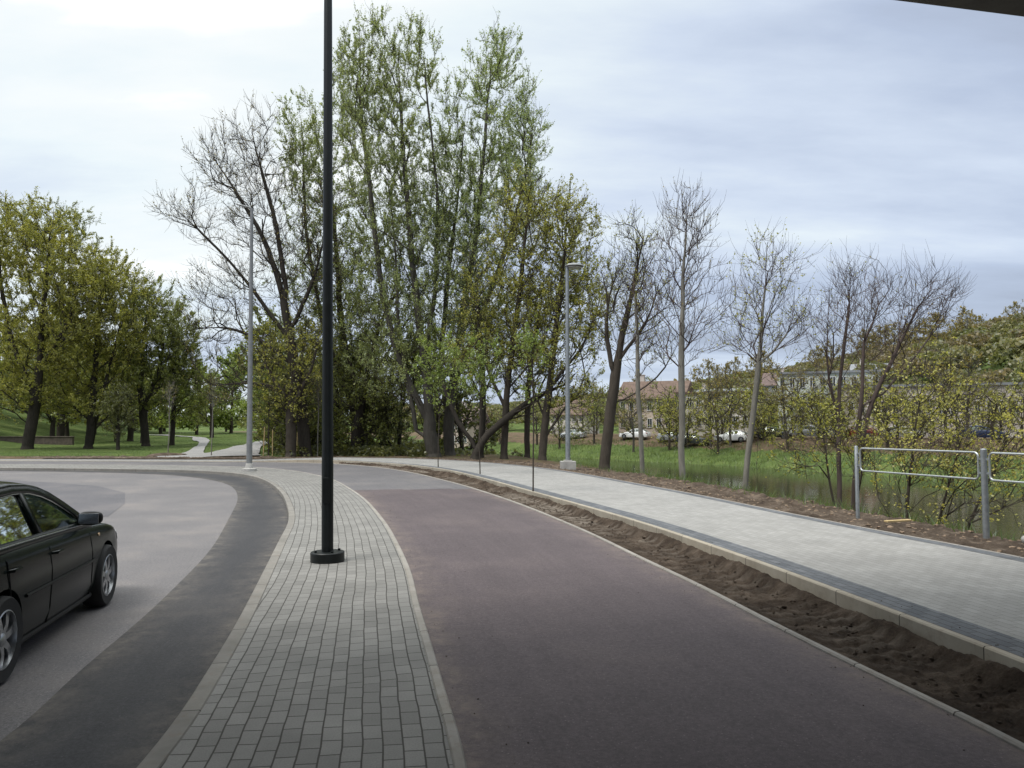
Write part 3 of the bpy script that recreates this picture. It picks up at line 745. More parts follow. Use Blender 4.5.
px_tree('bronze_leafed_tree', 'yellow green and bronze leafed tree between the grey lamp post and the black lamp post', 'tree', 45,
    [[(291, 459), (291, 430), (290, 390), (295, 350), (290, 300)], [(291, 410), (312, 370), (320, 330)], [(290, 400), (268, 375), (262, 340)]],
    [(290, 390, 36, 40, 260), (310, 350, 34, 45, 180), (268, 355, 26, 38, 90)],
    B_mid, L_map, 9, rb=.3, r_tip=.009, twigs=2.6, leaves=4.5, lsize=.11, depthr=2.5)
# --- medium trees right of the clump
px_tree('leafy_tree', 'olive leaved tree with a twin trunk beside the slender saplings', 'tree', 42,
    [[(504, 459), (505, 430), (507, 395), (513, 350), (520, 290), (527, 220), (530, 190)], [(506, 410), (488, 370), (478, 330), (476, 290)], [(508, 390), (540, 350), (556, 310)]],
    [(524, 220, 38, 52, 280), (510, 290, 56, 62, 400), (480, 340, 40, 50, 150), (530, 350, 40, 50, 160)],
    B_mid, L_map, 10, rb=.2, r_tip=.011, ang=.9, twigs=3.4, leaves=8, lsize=.09, depthr=3)
px_tree('leafy_tree', 'broad yellow green tree reaching over the grey disc lamp', 'tree', 41,
    [[(542, 460), (544, 430), (549, 390), (556, 330), (562, 270), (566, 210)], [(545, 420), (530, 380), (522, 330), (518, 290)], [(550, 385), (585, 345), (598, 300)], [(543, 440), (566, 405), (588, 385)]],
    [(568, 228, 38, 46, 260), (572, 290, 46, 62, 400), (545, 340, 50, 55, 200), (590, 330, 24, 60, 100), (575, 395, 36, 24, 60)],
    B_mid, L_map, 12, rb=.22, r_tip=.011, ang=.9, twigs=3.4, leaves=8, lsize=.092, depthr=3)
px_tree('thin_tree', 'straight dark trunked tree at the left of the leaning black limb', 'tree', 43.5,
    [[(480, 459), (481, 430), (482, 390), (478, 340), (474, 290), (470, 240)], [(481, 400), (500, 360), (508, 330)]],
    [(470, 290, 32, 55, 150), (484, 350, 40, 45, 130)],
    B_dark, L_pop, 13, rb=.19, r_tip=.011, twigs=3, leaves=8, lsize=.085, depthr=2.5)
px_tree('thin_tree', 'slim trunked tree right beside the straight dark trunk, crown of small olive leaves', 'tree', 44.5,
    [[(527, 459), (528, 420), (530, 380), (538, 330), (545, 280)]],
    [(540, 300, 28, 55, 130), (528, 370, 30, 36, 90)],
    B_mid, L_mapd, 14, rb=.17, r_tip=.011, twigs=3, leaves=8, lsize=.085, depthr=2.5)
px_tree('leaning_tree', 'black limbed tree leaning low to the right above the footpath edge', 'tree', 41.5,
    [[(474, 459), (478, 445), (490, 432), (505, 420), (522, 405), (545, 392), (566, 384)], [(477, 448), (462, 430), (452, 412), (446, 395), (440, 380)], [(505, 420), (530, 415), (548, 408)]],
    [(560, 375, 26, 16, 40), (440, 370, 14, 20, 25), (530, 400, 22, 14, 20)],
    B_dark, L_brn, 15, rb=.26, r_tip=.02, twigs=1.4, leaves=1.0, lsize=.10, depthr=1.5)
# --- sparse trees on the river bank, left to right
px_tree('leaning_tree', 'dark trunked tree leaning right beside the grey disc lamp', 'tree', 31.5,
    [[(604, 468), (607, 435), (612, 400), (620, 350), (630, 300), (642, 240)], [(611, 405), (640, 392), (662, 376), (670, 355)], [(614, 380), (604, 330), (612, 280)], [(618, 360), (650, 320), (660, 280)]],
    [(634, 265, 38, 56, 200), (615, 310, 32, 52, 120), (655, 320, 34, 46, 90)],
    B_mid, L_map, 16, rb=.22, r_tip=.009, ang=1.0, twigs=2.8, leaves=2.4, lsize=.06, up=.7, twup=.6, depthr=2, twr=.006)
px_tree('birch_tree', 'slender pale trunk beside the leaning dark tree, thin crown', 'tree', 30,
    [[(642, 472), (641, 430), (639, 380), (637, 330), (634, 280)]],
    [(636, 300, 20, 45, 70), (640, 345, 24, 35, 50)],
    B_pale, L_map, 17, crownbark=B_red, rb=.09, r_tip=.008, twigs=2.4, leaves=2, lsize=.06, up=.7, twup=.6, depthr=1.2, twr=.005)
px_tree('birch_tree', 'tallest bare tree on the river bank, straight grey trunk and fan of budding twigs', 'tree', 28,
    [[(683, 478), (682, 440), (681, 400), (680, 340), (682, 280), (684, 230), (688, 188)]],
    [(686, 225, 40, 44, 170), (686, 280, 56, 50, 200), (686, 330, 52, 42, 110)],
    B_pale, L_brn, 18, crownbark=B_red, rb=.115, r_tip=.006, ang=1.4, bf=.2, twigs=2.2, leaves=.9, lsize=.05, up=.9, twup=.8, depthr=2, twr=.005)
px_tree('birch_tree', 'double trunked pale birch at the edge of the bare verge', 'tree', 22.5,
    [[(744, 492), (749, 450), (755, 400), (758, 350), (762, 300), (766, 250)], [(757, 492, .3, 'g'), (758, 460), (758, 420), (758, 395)], [(757, 370), (785, 340), (800, 315)]],
    [(768, 272, 38, 40, 130), (765, 322, 52, 46, 160), (800, 320, 30, 36, 60), (735, 340, 26, 34, 50)],
    B_pale, L_map, 19, crownbark=B_red, rb=.085, r_tip=.005, ang=1.1, twigs=2.2, leaves=1.6, lsize=.055, up=.6, twup=.6, depthr=1.7, twr=.0034)
px_tree('bare_tree', 'reddish leafless tree with stems fanning out to the right behind the steel railing', 'tree', 20,
    [[(853, 505), (856, 460), (866, 420), (885, 370), (905, 325), (930, 290)], [(858, 450), (862, 400), (866, 350), (864, 300)], [(868, 412), (900, 370), (932, 335), (955, 300)]],
    [(872, 305, 36, 50, 130), (910, 305, 42, 44, 170), (942, 300, 26, 28, 70), (885, 350, 42, 32, 70)],
    B_red, L_brn, 20, rb=.08, r_tip=.0045, ang=1.7, twigs=2.2, twl=(.3, .8), leaves=.12, lsize=.05, up=.5, twup=.5, depthr=1.5, twr=.0034)
px_tree('bare_tree', 'upright leafless tree left of the fanning one, behind the first railing post', 'tree', 22,
    [[(838, 497), (838, 450), (839, 400), (842, 350), (848, 300), (850, 265)], [(839, 420), (826, 380), (824, 330), (828, 290)]],
    [(848, 290, 28, 36, 90), (838, 325, 36, 42, 110), (826, 360, 26, 32, 40)],
    B_red, L_map, 21, rb=.065, r_tip=.005, ang=1.2, twigs=2.2, leaves=.25, lsize=.05, up=.7, twup=.6, depthr=1.3, twr=.0034)
px_tree('yellow_leafed_shrub', 'big loose shrub full of small yellow leaves behind the steel railing', 'shrub', 16.5,
    [[(905, 540), (908, 500), (915, 450), (920, 400), (928, 350)], [(930, 548, .4, 'g'), (945, 500), (960, 450), (965, 400)], [(880, 535, 0, 'g'), (880, 490), (870, 450), (872, 410)], [(948, 552, 0, 'g'), (980, 500), (1010, 450), (1020, 400)]],
    [(925, 385, 30, 45, 80), (945, 440, 60, 45, 160), (905, 460, 45, 40, 110), (985, 475, 55, 36, 150), (1010, 420, 40, 50, 100), (930, 505, 60, 20, 40), (1040, 480, 30, 60, 60)],
    B_mid, L_yel, 22, rb=.05, r_tip=.005, ang=.8, twigs=2.4, twl=(.2, .6), leaves=4.5, lsize=.048, depthr=1.6, twr=.004, up=.2, twup=.2)
px_tree('yellow_leafed_shrub', 'low thin shrub with few yellow green leaves at the foot of the bare trees', 'shrub', 19,
    [[(835, 515), (832, 480), (824, 440), (820, 410)], [(850, 520, 0, 'g'), (862, 480), (866, 440)]],
    [(822, 425, 30, 28, 90), (860, 450, 30, 40, 100), (800, 460, 26, 24, 40)],
    B_mid, L_map, 23, rb=.035, r_tip=.005, twigs=2.0, twl=(.2, .6), leaves=4.0, lsize=.055, depthr=1.2, twr=.004)
# --- park trees at the left
LT = [
 ('park_tree', 'leftmost park tree with a thick dark trunk leaning right on the grass', 57, [[(27, 449), (32, 420), (38, 395), (42, 340), (48, 280), (52, 220)], [(36, 400), (14, 350), (2, 290), (-6, 230)], [(40, 370), (70, 320), (84, 270)]],
  [(38, 245, 50, 54, 340), (5, 250, 45, 66, 260), (75, 290, 44, 54, 260), (40, 330, 66, 50, 360), (15, 385, 55, 34, 240)], L_map, .5, 31),
 ('park_tree', 'yellow green park tree with two trunks in a V behind the mown grass', 60, [[(88, 449), (90, 425), (92, 400), (96, 340), (100, 280)], [(91, 440, 1, 'g'), (100, 405), (112, 360), (122, 320)]],
  [(100, 285, 42, 44, 300), (95, 350, 50, 50, 380), (124, 320, 36, 50, 260), (90, 398, 50, 26, 180)], L_map, .42, 32),
 ('park_tree', 'olive park tree in the middle of the left row, trunk forked close to the ground', 64, [[(146, 446), (144, 420), (140, 395), (142, 350), (146, 310)], [(143, 410), (160, 370), (166, 330)]],
  [(150, 312, 38, 40, 300), (140, 370, 44, 42, 340), (170, 345, 30, 48, 240)], L_mapd, .4, 33),
 ('park_tree', 'slim park tree at the right end of the left row beside the branching path', 66, [[(172, 446), (173, 420), (176, 380), (180, 330)]],
  [(182, 345, 22, 42, 220), (178, 390, 24, 34, 190), (196, 380, 14, 40, 90)], L_mapd, .25, 34),
 ('park_tree', 'small dark park tree with a low tapering crown between the forked trunks', 56, [[(118, 455), (118, 430), (119, 400)]],
  [(118, 410, 14, 28, 120)], L_und, .16, 35),
 ('park_tree', 'dark park tree at the far bend of the light path', 92, [[(212, 437), (212, 420), (210, 390)]],
  [(208, 395, 15, 32, 190), (198, 410, 12, 22, 70)], L_mapd, .3, 36),
 ('park_tree', 'tall park tree rising behind the left row, crown against the sky', 76, [[(60, 440), (62, 400), (62, 330), (64, 240)], [(62, 350), (30, 290), (20, 240)]],
  [(60, 230, 40, 32, 190), (90, 275, 36, 40, 190), (25, 240, 36, 36, 140), (60, 330, 60, 60, 220)], L_mapd, .45, 37),
 ('park_tree', 'half bare park tree showing grey twigs above the left row', 78, [[(130, 440), (132, 390), (134, 330), (138, 290)]],
  [(136, 295, 34, 26, 150), (160, 310, 26, 28, 90), (125, 350, 50, 50, 160)], L_brn, .35, 38),
]
for nm, lb, d, st, el, lm, rb, sd in LT:
    far = d > 70
    px_tree(nm, lb, 'tree', d, st, el, B_dark, lm, sd, rb=rb*.8, r_tip=.011, twigs=3.0 if not far else 2.6, leaves=(3 if sd == 38 else 20), lsize=.10, depthr=4.5 if rb > .3 else 2, twr=.008, ang=.8)

# ------------------------------------------------------------------ background plants that repeat
def generic_tree(name, label, cat, loc, h, w, lm, bark, seed, group=None, n=220, leaves=3.5, lsize=.2, rb=.2, crown0=.3, twr=.012, **kw):
    rg = np.random.default_rng(seed)
    T = []
    for k in range(5):
        c = np.array([rg.normal(0, w*.22), rg.normal(0, w*.22), h*(crown0+.12+(.78-crown0)*k/4.5)])
        v = unit(rg.normal(size=(n//5, 3)))*rg.uniform(0, 1, (n//5, 1))**.5
        T.append(c+v*[w*.42*(1-.1*k), w*.42*(1-.1*k), h*.19])
    T = np.concatenate(T); T[:, 2] = np.maximum(T[:, 2], h*crown0*.8)
    st = [[(0, 0, -.2), (rg.normal(0, .2), 0, h*.3), (rg.normal(0, .3), rg.normal(0, .3), h*.6), (rg.normal(0, .4), 0, h*.9)]]
    o = build_tree(name, label, cat, (0, 0, 0), st, T, bark, lm, rb=rb, r_tip=.018, twigs=2, leaves=leaves, lsize=lsize, seed=seed, group=group, twr=twr, **kw)
    o.location = loc
    return o
def scatter_copies(proto, spots, jitter, labels=None):
    spots = [q for q in spots if hz(*q) > -1.6]
    for i, (x, y) in enumerate(spots):
        o = proto if i == 0 else copy_tree(proto)
        o.location = (x, y, hz(x, y)); o.rotation_euler.z = random.uniform(0, 6.28); s = random.uniform(*jitter); o.scale = (s, s, s*random.uniform(.9, 1.1))
# dense wood edge behind the clump
sp = {
 'a': ('thicket_tree', 'dark leafy tree of the thicket behind the poplars', L_und, B_dark, 41, [(-14.6, 50.5), (-12.0, 53), (-7.5, 51), (-3.5, 54), (-17, 58), (-10, 60), (-15.5, 61), (-19.5, 68)]),
 'b': ('thicket_tree', 'olive brown tree of the thicket behind the poplars', L_mapd, B_mid, 42, [(-14, 48.8), (-9.5, 49), (-19, 64), (-5.5, 57), (-13, 68), (-6, 64), (-16.5, 54), (-20.5, 76), (-17, 74)]),
}
for k, (nm, lb, lm, bk, sd, pts) in sp.items():
    p = generic_tree(nm, lb, 'tree', (0, 0, 0), 7.5 if k == 'a' else 9.5, 5.5, lm, bk, sd, group=lb.replace('tree', 'trees'), n=260, leaves=9, lsize=.17, rb=.16, crown0=.06)
    scatter_copies(p, pts, (.8, 1.15))
# far light green trees beyond the lawn
p = generic_tree('light_green_tree', 'light green rounded tree beyond the park lawn, in the gap left of the clump', 'tree', (0, 0, 0), 9, 8, L_fresh, B_mid, 43, group='light green trees beyond the lawn', n=200, leaves=14, lsize=.26, rb=.2, crown0=.12)
scatter_copies(p, [(-36, 110), (-43, 118), (-52, 114), (-29.5, 104), (-56, 124), (-41, 126), (-49, 132), (-27, 98), (-33, 104), (-45, 110), (-60, 112)], (.95, 1.35))
# wood on the hillside behind the left row
p = generic_tree('hillside_tree', 'olive green tree on the park slope behind the left row', 'tree', (0, 0, 0), 12, 8, L_map, B_dark, 44, group='trees on the park slope', n=240, leaves=13, lsize=.24, rb=.25, crown0=.16)
scatter_copies(p, [(-46, 84), (-54, 78), (-61, 88), (-66, 76), (-52, 96), (-60, 104), (-70, 98), (-76, 84), (-68, 112), (-82, 100), (-57, 116), (-72, 70), (-80, 92), (-90, 110), (-50, 86), (-57, 92), (-64, 82), (-47, 92)], (.85, 1.25))
p = generic_tree('hillside_tree', 'dark green tree low behind the trunks of the left row', 'tree', (0, 0, 0), 7, 6.5, L_mapd, B_dark, 45, group='dark trees behind the left row', n=200, leaves=12, lsize=.2, rb=.2, crown0=.22)
scatter_copies(p, [(-34.5, 72), (-39, 76), (-43, 72), (-47, 66), (-51, 70), (-56, 68), (-45, 78), (-50, 62), (-60, 72)], (.85, 1.15))
# trees along the far bank street
fb = [(16, 101.5), (22, 96.5), (26.5, 93.5), (30, 91.5), (33.5, 89.3), (36.8, 86.5), (39.8, 83.5), (43, 81), (46.5, 78.5), (50, 75.5), (54, 72), (58, 68), (3, 110), (10, 106), (-4, 113.5), (20, 98), (24.5, 95), (28.5, 92), (32, 90.5), (35, 88), (38.5, 85), (41, 82), (45, 80), (48, 77), (52, 74), (56, 70), (60, 66), (13, 104), (7, 108), (0, 112), (-8, 115)]
p = generic_tree('riverside_tree', 'thin half bare tree standing along the street on the far bank', 'tree', (0, 0, 0), 8.5, 5.0, L_brn, B_grey, 46, group='half bare trees along the far bank street', n=170, leaves=2.6, lsize=.17, rb=.14, crown0=.3, twr=.012)
scatter_copies(p, fb[::2], (.8, 1.15))
p = generic_tree('riverside_tree', 'yellow green tree standing along the street on the far bank', 'tree', (0, 0, 0), 7.5, 5.5, L_map, B_mid, 47, group='yellow green trees along the far bank street', n=190, leaves=3.4, lsize=.18, rb=.15, crown0=.16, twr=.012)
scatter_copies(p, fb[1::2]+[(30, 84), (34, 81), (24, 90), (37, 76), (41, 71), (47, 66), (52, 62), (60, 58), (19, 93), (22, 103), (27, 99), (31, 97), (35.5, 94.5), (39, 92), (43, 88.5), (47, 86), (52, 82), (57, 78), (62, 76), (68, 72), (44, 62), (50, 56), (57, 50), (26, 84)], (.7, 1.05))

p = generic_tree('street_side_tree', 'dense olive tree in front of the houses across the river', 'tree', (0, 0, 0), 8.5, 7, L_mapd, B_mid, 48, group='dense olive trees in front of the houses across the river', n=170, leaves=2.4, lsize=.19, rb=.16, crown0=.12, twr=.012)
scatter_copies(p, [(-3, 119), (2, 116), (7, 114), (12, 112.5), (17, 110), (22, 107), (4, 124), (11, 121), (18, 118), (25, 113), (29, 109), (33, 106), (38, 104), (-2, 131), (43, 100), (14, 128), (21, 127), (28, 122), (36, 118), (44, 110), (50, 104), (56, 100), (48, 92), (54, 88), (60, 84)], (.8, 1.15))
p = generic_tree('hilltop_tree', 'half bare tree breaking the skyline of the hill across the river', 'tree', (0, 0, 0), 10.5, 8, L_brn, B_grey, 49, group='half bare trees on the skyline of the hill across the river', n=150, leaves=2.6, lsize=.34, rb=.18, crown0=.2, twr=.022)
hs = []; rgh = np.random.default_rng(9)
for k in range(46):
    a_ = rgh.uniform(.08, .74); d_ = rgh.uniform(175, 265); hs.append((a_*d_, d_))
scatter_copies(p, hs, (.7, 1.25))
def cloud_of_leaves(name, label, cat, centres, radii, nleaf, lsize, lm, seed, flat=.8, kind='stuff'):
    rg = np.random.default_rng(seed); C = []
    for c, r in zip(centres, radii):
        k = int(nleaf*(r**2)); v = unit(rg.normal(size=(k, 3))); v[:, 2] = np.abs(v[:, 2])*1.0-.25
        # lumpy surface so the mass breaks into boughs
        s = .62+.5*vnoise(v[:, 0]*3+c[0], v[:, 1]*3+v[:, 2]*3+c[1], seed)
        C.append(np.array(c)+v*(s*rg.uniform(.75, 1.05, k)*r)[:, None]*[1, 1, flat])
    C = np.concatenate(C); V, F = leaf_quads(C, lsize, rg, aspect=.9)
    return tag(npmesh(name, V, [F], lm), label, cat, kind=kind)
# woods of the opposite hill
rg = np.random.default_rng(77); cs = [[], [], []]; rs = [[], [], []]
XY = np.stack([rg.uniform(-60, 260, 1700), rg.uniform(100, 330, 1700)], 1); HH, _, _, R2 = height(XY)
for (x, y), hh_, r2v in zip(XY, HH, R2):
    a = x/y
    if a < -.2 or a > .85 or r2v < 46: continue
    if r2v < 80 and rg.uniform() < .35: continue
    w = int(rg.integers(0, 3)); r = rg.uniform(2.8, 5.2); cs[w].append((x, y, hh_+r*.6)); rs[w].append(r)
L_far2 = leaf_mat('far_olive_leaves', (.15, .16, .07), .5, scale=.08); L_far3 = leaf_mat('far_brown_leaves', (.18, .15, .09), .45, scale=.08)
cloud_of_leaves('hillside_wood', 'yellow green woods covering the hill across the river', 'wood', cs[0], rs[0], 46, .6, L_far, 51)
cloud_of_leaves('hillside_wood', 'dark olive parts of the woods on the hill across the river', 'wood', cs[1], rs[1], 46, .6, L_far2, 52)
cloud_of_leaves('hillside_wood', 'brown, barely leafed parts of the woods on the hill across the river', 'wood', cs[2], rs[2], 34, .55, L_far3, 53)
# scrub on the far embankment below the street
c_, r_ = [], []
for k in range(420):
    x = rg.uniform(-30, 75); y = rg.uniform(40, 125); r2v = sdist(S2, np.array([[x, y]]))[0]
    if 13 < r2v < 22: r = rg.uniform(.6, 1.3); c_.append((x, y, hz(x, y)+.1)); r_.append(r)
cloud_of_leaves('embankment_scrub', 'brown green scrub on the embankment below the far street', 'scrub', c_, r_, 60, .28, L_far3, 54)
# undergrowth behind the clump and on the near bank
c_, r_ = [], []
for k in range(260):
    x = rg.uniform(-22, 3); y = rg.uniform(45.5, 58); hh, oo, rr1, rr2 = height([(x, y)])
    if oo[0] > 2.5 and rr1[0] > 3.0 and x > -.295*y: c_.append((x, y, hh[0]+.1)); r_.append(rg.uniform(.5, 1.25)*(1 if x < -5 else .45))
cloud_of_leaves('undergrowth', 'dark undergrowth between the trunks of the clump', 'undergrowth', c_, r_, 170, .16, L_und, 55)

def blades(name, label, cat, P, hgt, wid, lm, seed, lean=.35):
    rg = np.random.default_rng(seed); k = len(P); h, o, r1, r2 = height(P)
    b = np.column_stack([P, h-.03]); a = rg.uniform(0, 6.28, k); s = np.stack([np.cos(a), np.sin(a), 0*a], 1)*(wid*rg.uniform(.6, 1.4, k))[:, None]
    H = hgt*rg.uniform(.5, 1.3, k); t = b+np.stack([rg.normal(0, lean, k)*H, rg.normal(0, lean, k)*H, H], 1)
    V = np.stack([b-s/2, b+s/2, t], 1).reshape(-1, 3)
    return tag(npmesh(name, V, [(np.arange(k)*3)[:, None]+np.arange(3)[None]], lm), label, cat, kind='stuff')
def scatter(n, x0, x1, y0, y1, cond, seed):
    rg = np.random.default_rng(seed); P = np.stack([rg.uniform(x0, x1, n), rg.uniform(y0, y1, n)], 1); h, o, r1, r2 = height(P)
    return P[cond(P[:, 0], P[:, 1], o, r1, r2)]
# the light path leading off through the park, and lawn
PA = smooth_curve([(-20.5, 43), (-20.5, 46), (-22.7, 54), (-28, 69), (-34, 82), (-40, 95), (-50, 104)], .5)
PB = smooth_curve([(-18, 43), (-18.5, 47), (-20.6, 51.5), (-24.6, 62), (-31.4, 80), (-37.7, 93), (-48, 107)], .5)
PC = smooth_curve([(-19, 43), (-19.8, 50), (-22, 62), (-25, 77), (-27, 95)], .5)
PD = smooth_curve([(-12.6, 43), (-15, 46), (-17, 52), (-20, 62), (-23.3, 78), (-25, 95)], .5)
M['park_path'] = asphalt_mat('park_path_asphalt', (.28, .275, .27), (.38, .37, .36), .2, (.4, .36, .3), .3)
for nm, A2, B_, dz_ in (('park_path', PA, PB, .06), ('park_path', PC, PD, .072)):
    B2 = closest(B_, A2); V = []
    for q in np.linspace(0, 1, 9):
        Pq = A2*(1-q)+B2*q; V.append(np.column_stack([Pq, np.maximum.reduce([height(Pq+[dx, dy])[0] for dx, dy in ((0, 0), (.7, 0), (-.7, 0), (0, .7), (0, -.7))])+dz_]))
    n = len(A2); i = np.arange(n-1); F = np.concatenate([np.stack([j*n+i, (j+1)*n+i, (j+1)*n+i+1, j*n+i+1], 1) for j in range(8)])
    tag(npmesh(nm, np.concatenate(V), [F], M['park_path'], smooth=True), kind='structure')
def on_path(x, y):
    P_ = np.stack([x, y], 1); return ((sdist(PA, P_) > -.2) & (sdist(PB, P_) < .2) & (y < 106)) | ((sdist(PC, P_) > -.2) & (sdist(PD, P_) < .2) & (y < 96))
g1 = scatter(90000, -75, -12, 44, 100, lambda x, y, o, r1, r2: (o > .3) & (r1 > 2) & ~on_path(x, y) & (x < -.27*y), 61)
blades('grass', 'mown green grass of the park on the left', 'grass', g1, .065, .05, L_grass, 61)
g2 = scatter(60000, -14, 16, 26, 66, lambda x, y, o, r1, r2: (r1 > -1.2) & (r1 < 4.2) & (o > 2.4) & (y > 25+np.abs(x-8)*0), 62)
blades('reeds', 'green reeds and tall grass along the near river edge', 'reeds', g2, .55, .03, L_reed, 62, .25)
g3 = scatter(90000, -40, 70, 20, 125, lambda x, y, o, r1, r2: (r2 > -.6) & (r2 < 14), 63)
blades('bank_grass', 'bright green grass on the low far bank of the river', 'grass', g3, .4, .07, L_reed, 63, .4)
g4 = scatter(26000, 2, 14, 6, 34, lambda x, y, o, r1, r2: (o > 1.9) & (r1 > -.4) & (fbm(x*.9, y*.9, 5) > .44), 64)
blades('weeds', 'green weeds on the bank behind the steel railing', 'weeds', g4, .28, .02, L_grass, 64, .45)

# ------------------------------------------------------------------ lamps, saplings, railing, stones
def lamp(name, label, x, y, z, rbot, rtop, H, mat, base, head, lean=(0, 0), basemat=None):
    root = empty(name, (x, y, z)); tag(root, label, 'street lamp'); root.rotation_euler = (lean[0], lean[1], 0)
    m = MB(); m.lathe([(rbot, .02), (rbot, 1.3), (rbot*.98, 1.32), (rbot+(rtop-rbot)*.5, H*.55), (rtop, H)], n=20); m.build('pole', mat, root, smooth=True)
    m = MB()
    if base == 'round':
        m.lathe([(rbot*1.0, .13), (.215, .13), (.225, .12), (.225, .01), (.225, -.02)][::-1], n=28)
        for k in range(4): a = k*math.pi/2+.6; m.lathe([(.018, .12), (.018, .155), (.001, .16)], (.165*math.cos(a), .165*math.sin(a), 0), n=8)
    elif base == 'plate':
        m.lathe([(.30, -.02), (.30, .10), (.16, .12), (.13, .3), (rbot, .32)], n=20)
    else:
        m.box((0, 0, .14), (.62, .62, .34)); m.box((0, 0, .33), (.34, .34, .05))
    m.build('base', basemat or mat, root, smooth=(base != 'block'), bevel=.015 if base == 'block' else 0)
    m = MB(); a = head.get('az', 0); dx, dy = math.cos(a), math.sin(a)
    if head['kind'] == 'arm':
        m.tube([(0, 0, H-.1), (dx*.03, dy*.03, H), (dx*.10, dy*.10, H+.03)], .035, 10); m.build('arm', mat, root, smooth=True)
        hd = empty('lamp_head', (dx*.08, dy*.08, H+.02), a); hd.scale = (.62, .8, .9); hd.parent = root; hd.rotation_euler = (0, R(-14), a)
        m = MB(); nn_ = 14; vs = []; fs = []
        prof = [(0, .05, .04), (.12, .09, .055), (.35, .135, .06), (.65, .14, .045), (.85, .10, .03), (.92, .05, .018)]
        for (px, w, t) in prof:
            for j in range(nn_):
                q = 2*math.pi*j/nn_; vs.append((px, w*math.cos(q), t*math.sin(q)*(1 if math.sin(q) > 0 else .35)))
        for k in range(len(prof)-1):
            for j in range(nn_): fs.append((k*nn_+j, k*nn_+(j+1) % nn_, (k+1)*nn_+(j+1) % nn_, (k+1)*nn_+j))
        fs += [tuple(range(nn_))[::-1], tuple((len(prof)-1)*nn_+j for j in range(nn_))]
        m.add(vs, fs); m.build('housing', M['lamp_grey'] if mat is not M['black_metal'] else mat, hd, smooth=True)
        m = MB(); m.box((.5, 0, -.024), (.5, .18, .012)); m.build('lens', M['lamp_glass'], hd)
    else:
        m.tube([(0, 0, H-.15), (0, 0, H+.04), (dx*.08, dy*.08, H+.09), (dx*.2, dy*.2, H+.10)], .03, 10); m.build('arm', mat, root, smooth=True)
        hd = empty('lamp_head', (dx*.3, dy*.3, H-.02)); hd.parent = root
        m = MB(); m.lathe([(.09, -.03), (.34, -.02), (.40, .015), (.36, .06), (.18, .13), (.06, .16), (.001, .165)], n=28); m.build('housing', M['lamp_grey'] if mat is not M['black_metal'] else mat, hd, smooth=True)
        m = MB(); m.lathe([(.3, -.022), (.28, -.045), (.001, -.05)][::-1], n=24); m.build('lens', M['lamp_glass'], hd, smooth=True)
    # service hatch
    m = MB(); m.box((0, -rbot-.001, .95), (.09, .012, .34)); m.build('hatch', mat, root, bevel=.004)
    return root
lamp('street_lamp', 'tall black lamp post on a round base in the middle of the paved strip', -2.48, 10.45, 0, .078, .047, 10.6, M['black_metal'], 'round', dict(kind='arm', az=R(180)), lean=(0, R(-.7)))
lamp('street_lamp', 'tall grey road lamp with a flat head reaching over the road bend', -10.75, 31.6, 0, .115, .06, 10.9, M['lamp_grey'], 'plate', dict(kind='arm', az=R(185)), lean=(0, R(-.5)), basemat=M['concrete'])
lamp('street_lamp', 'grey park lamp with a round disc head on a concrete block beside the light footpath', 2.28, 31.5, .1, .10, .07, 8.35, M['galv'], 'block', dict(kind='disc', az=R(10)), basemat=M['concrete'])

def sapling(label, x, y, H, seed, lm, c0, w, stakes=False, bark=B_mid, rb=.022, leaves=6, lsize=.06, n=90):
    rg = np.random.default_rng(seed); z = hz(x, y) if stakes else -.03
    T = np.array([0, 0, 0])+np.array([x, y, z])
    v = unit(rg.normal(size=(n, 3)))*rg.uniform(0, 1, (n, 1))**.6*[w, w, (H-c0)/2]+[0, 0, (H+c0)/2]
    build_tree('young_tree', label, 'young tree', (x, y, z), [[T+[0, 0, -.1], T+[.02, 0, H*.5], T+[0, .02, H*.85]]], v+T, bark, lm, rb=rb, r_tip=.004, ang=1.3, bf=.2, twigs=2, twl=(.15, .4), leaves=leaves, lsize=lsize, seed=seed, twr=.003, up=.8, twup=.8, wob=.02)
sapling('nearest young tree with a thin stem in the soil strip', .54, 19.9, 5.0, 71, L_fresh, 2.4, .75, leaves=6.0)
sapling('middle young tree of the soil strip, its crown full of fresh green leaves', -1.12, 27.3, 5.4, 72, L_fresh, 2.4, 1.0, leaves=11, n=190)
sapling('farthest young tree of the soil strip, bright green crown in front of the big trunks', -3.05, 32.0, 6.2, 73, L_fresh, 2.5, 1.3, leaves=8, n=220, lsize=.08)
sapling('thin pale stemmed young tree left of the black lamp post, beyond the footpath', -11.6, 46.0, 4.8, 74, L_brn, 2.8, .6, True, B_pale, .035, leaves=1)
sapling('thin young tree at the mouth of the park path', -17.6, 45.2, 4.6, 75, L_brn, 2.6, .5, True, B_pale, .03, leaves=1)
sapling('thin young tree in a patch of turned soil beside the park path', -20.6, 46.2, 4.9, 76, L_brn, 2.6, .6, True, B_pale, .03, leaves=1)
sapling('bright green young tree between two wooden stakes, right of the grey lamp post', -14.7, 46.6, 5.6, 77, L_fresh, 1.9, 1.1, True, B_mid, .04, leaves=7, n=200, lsize=.09)
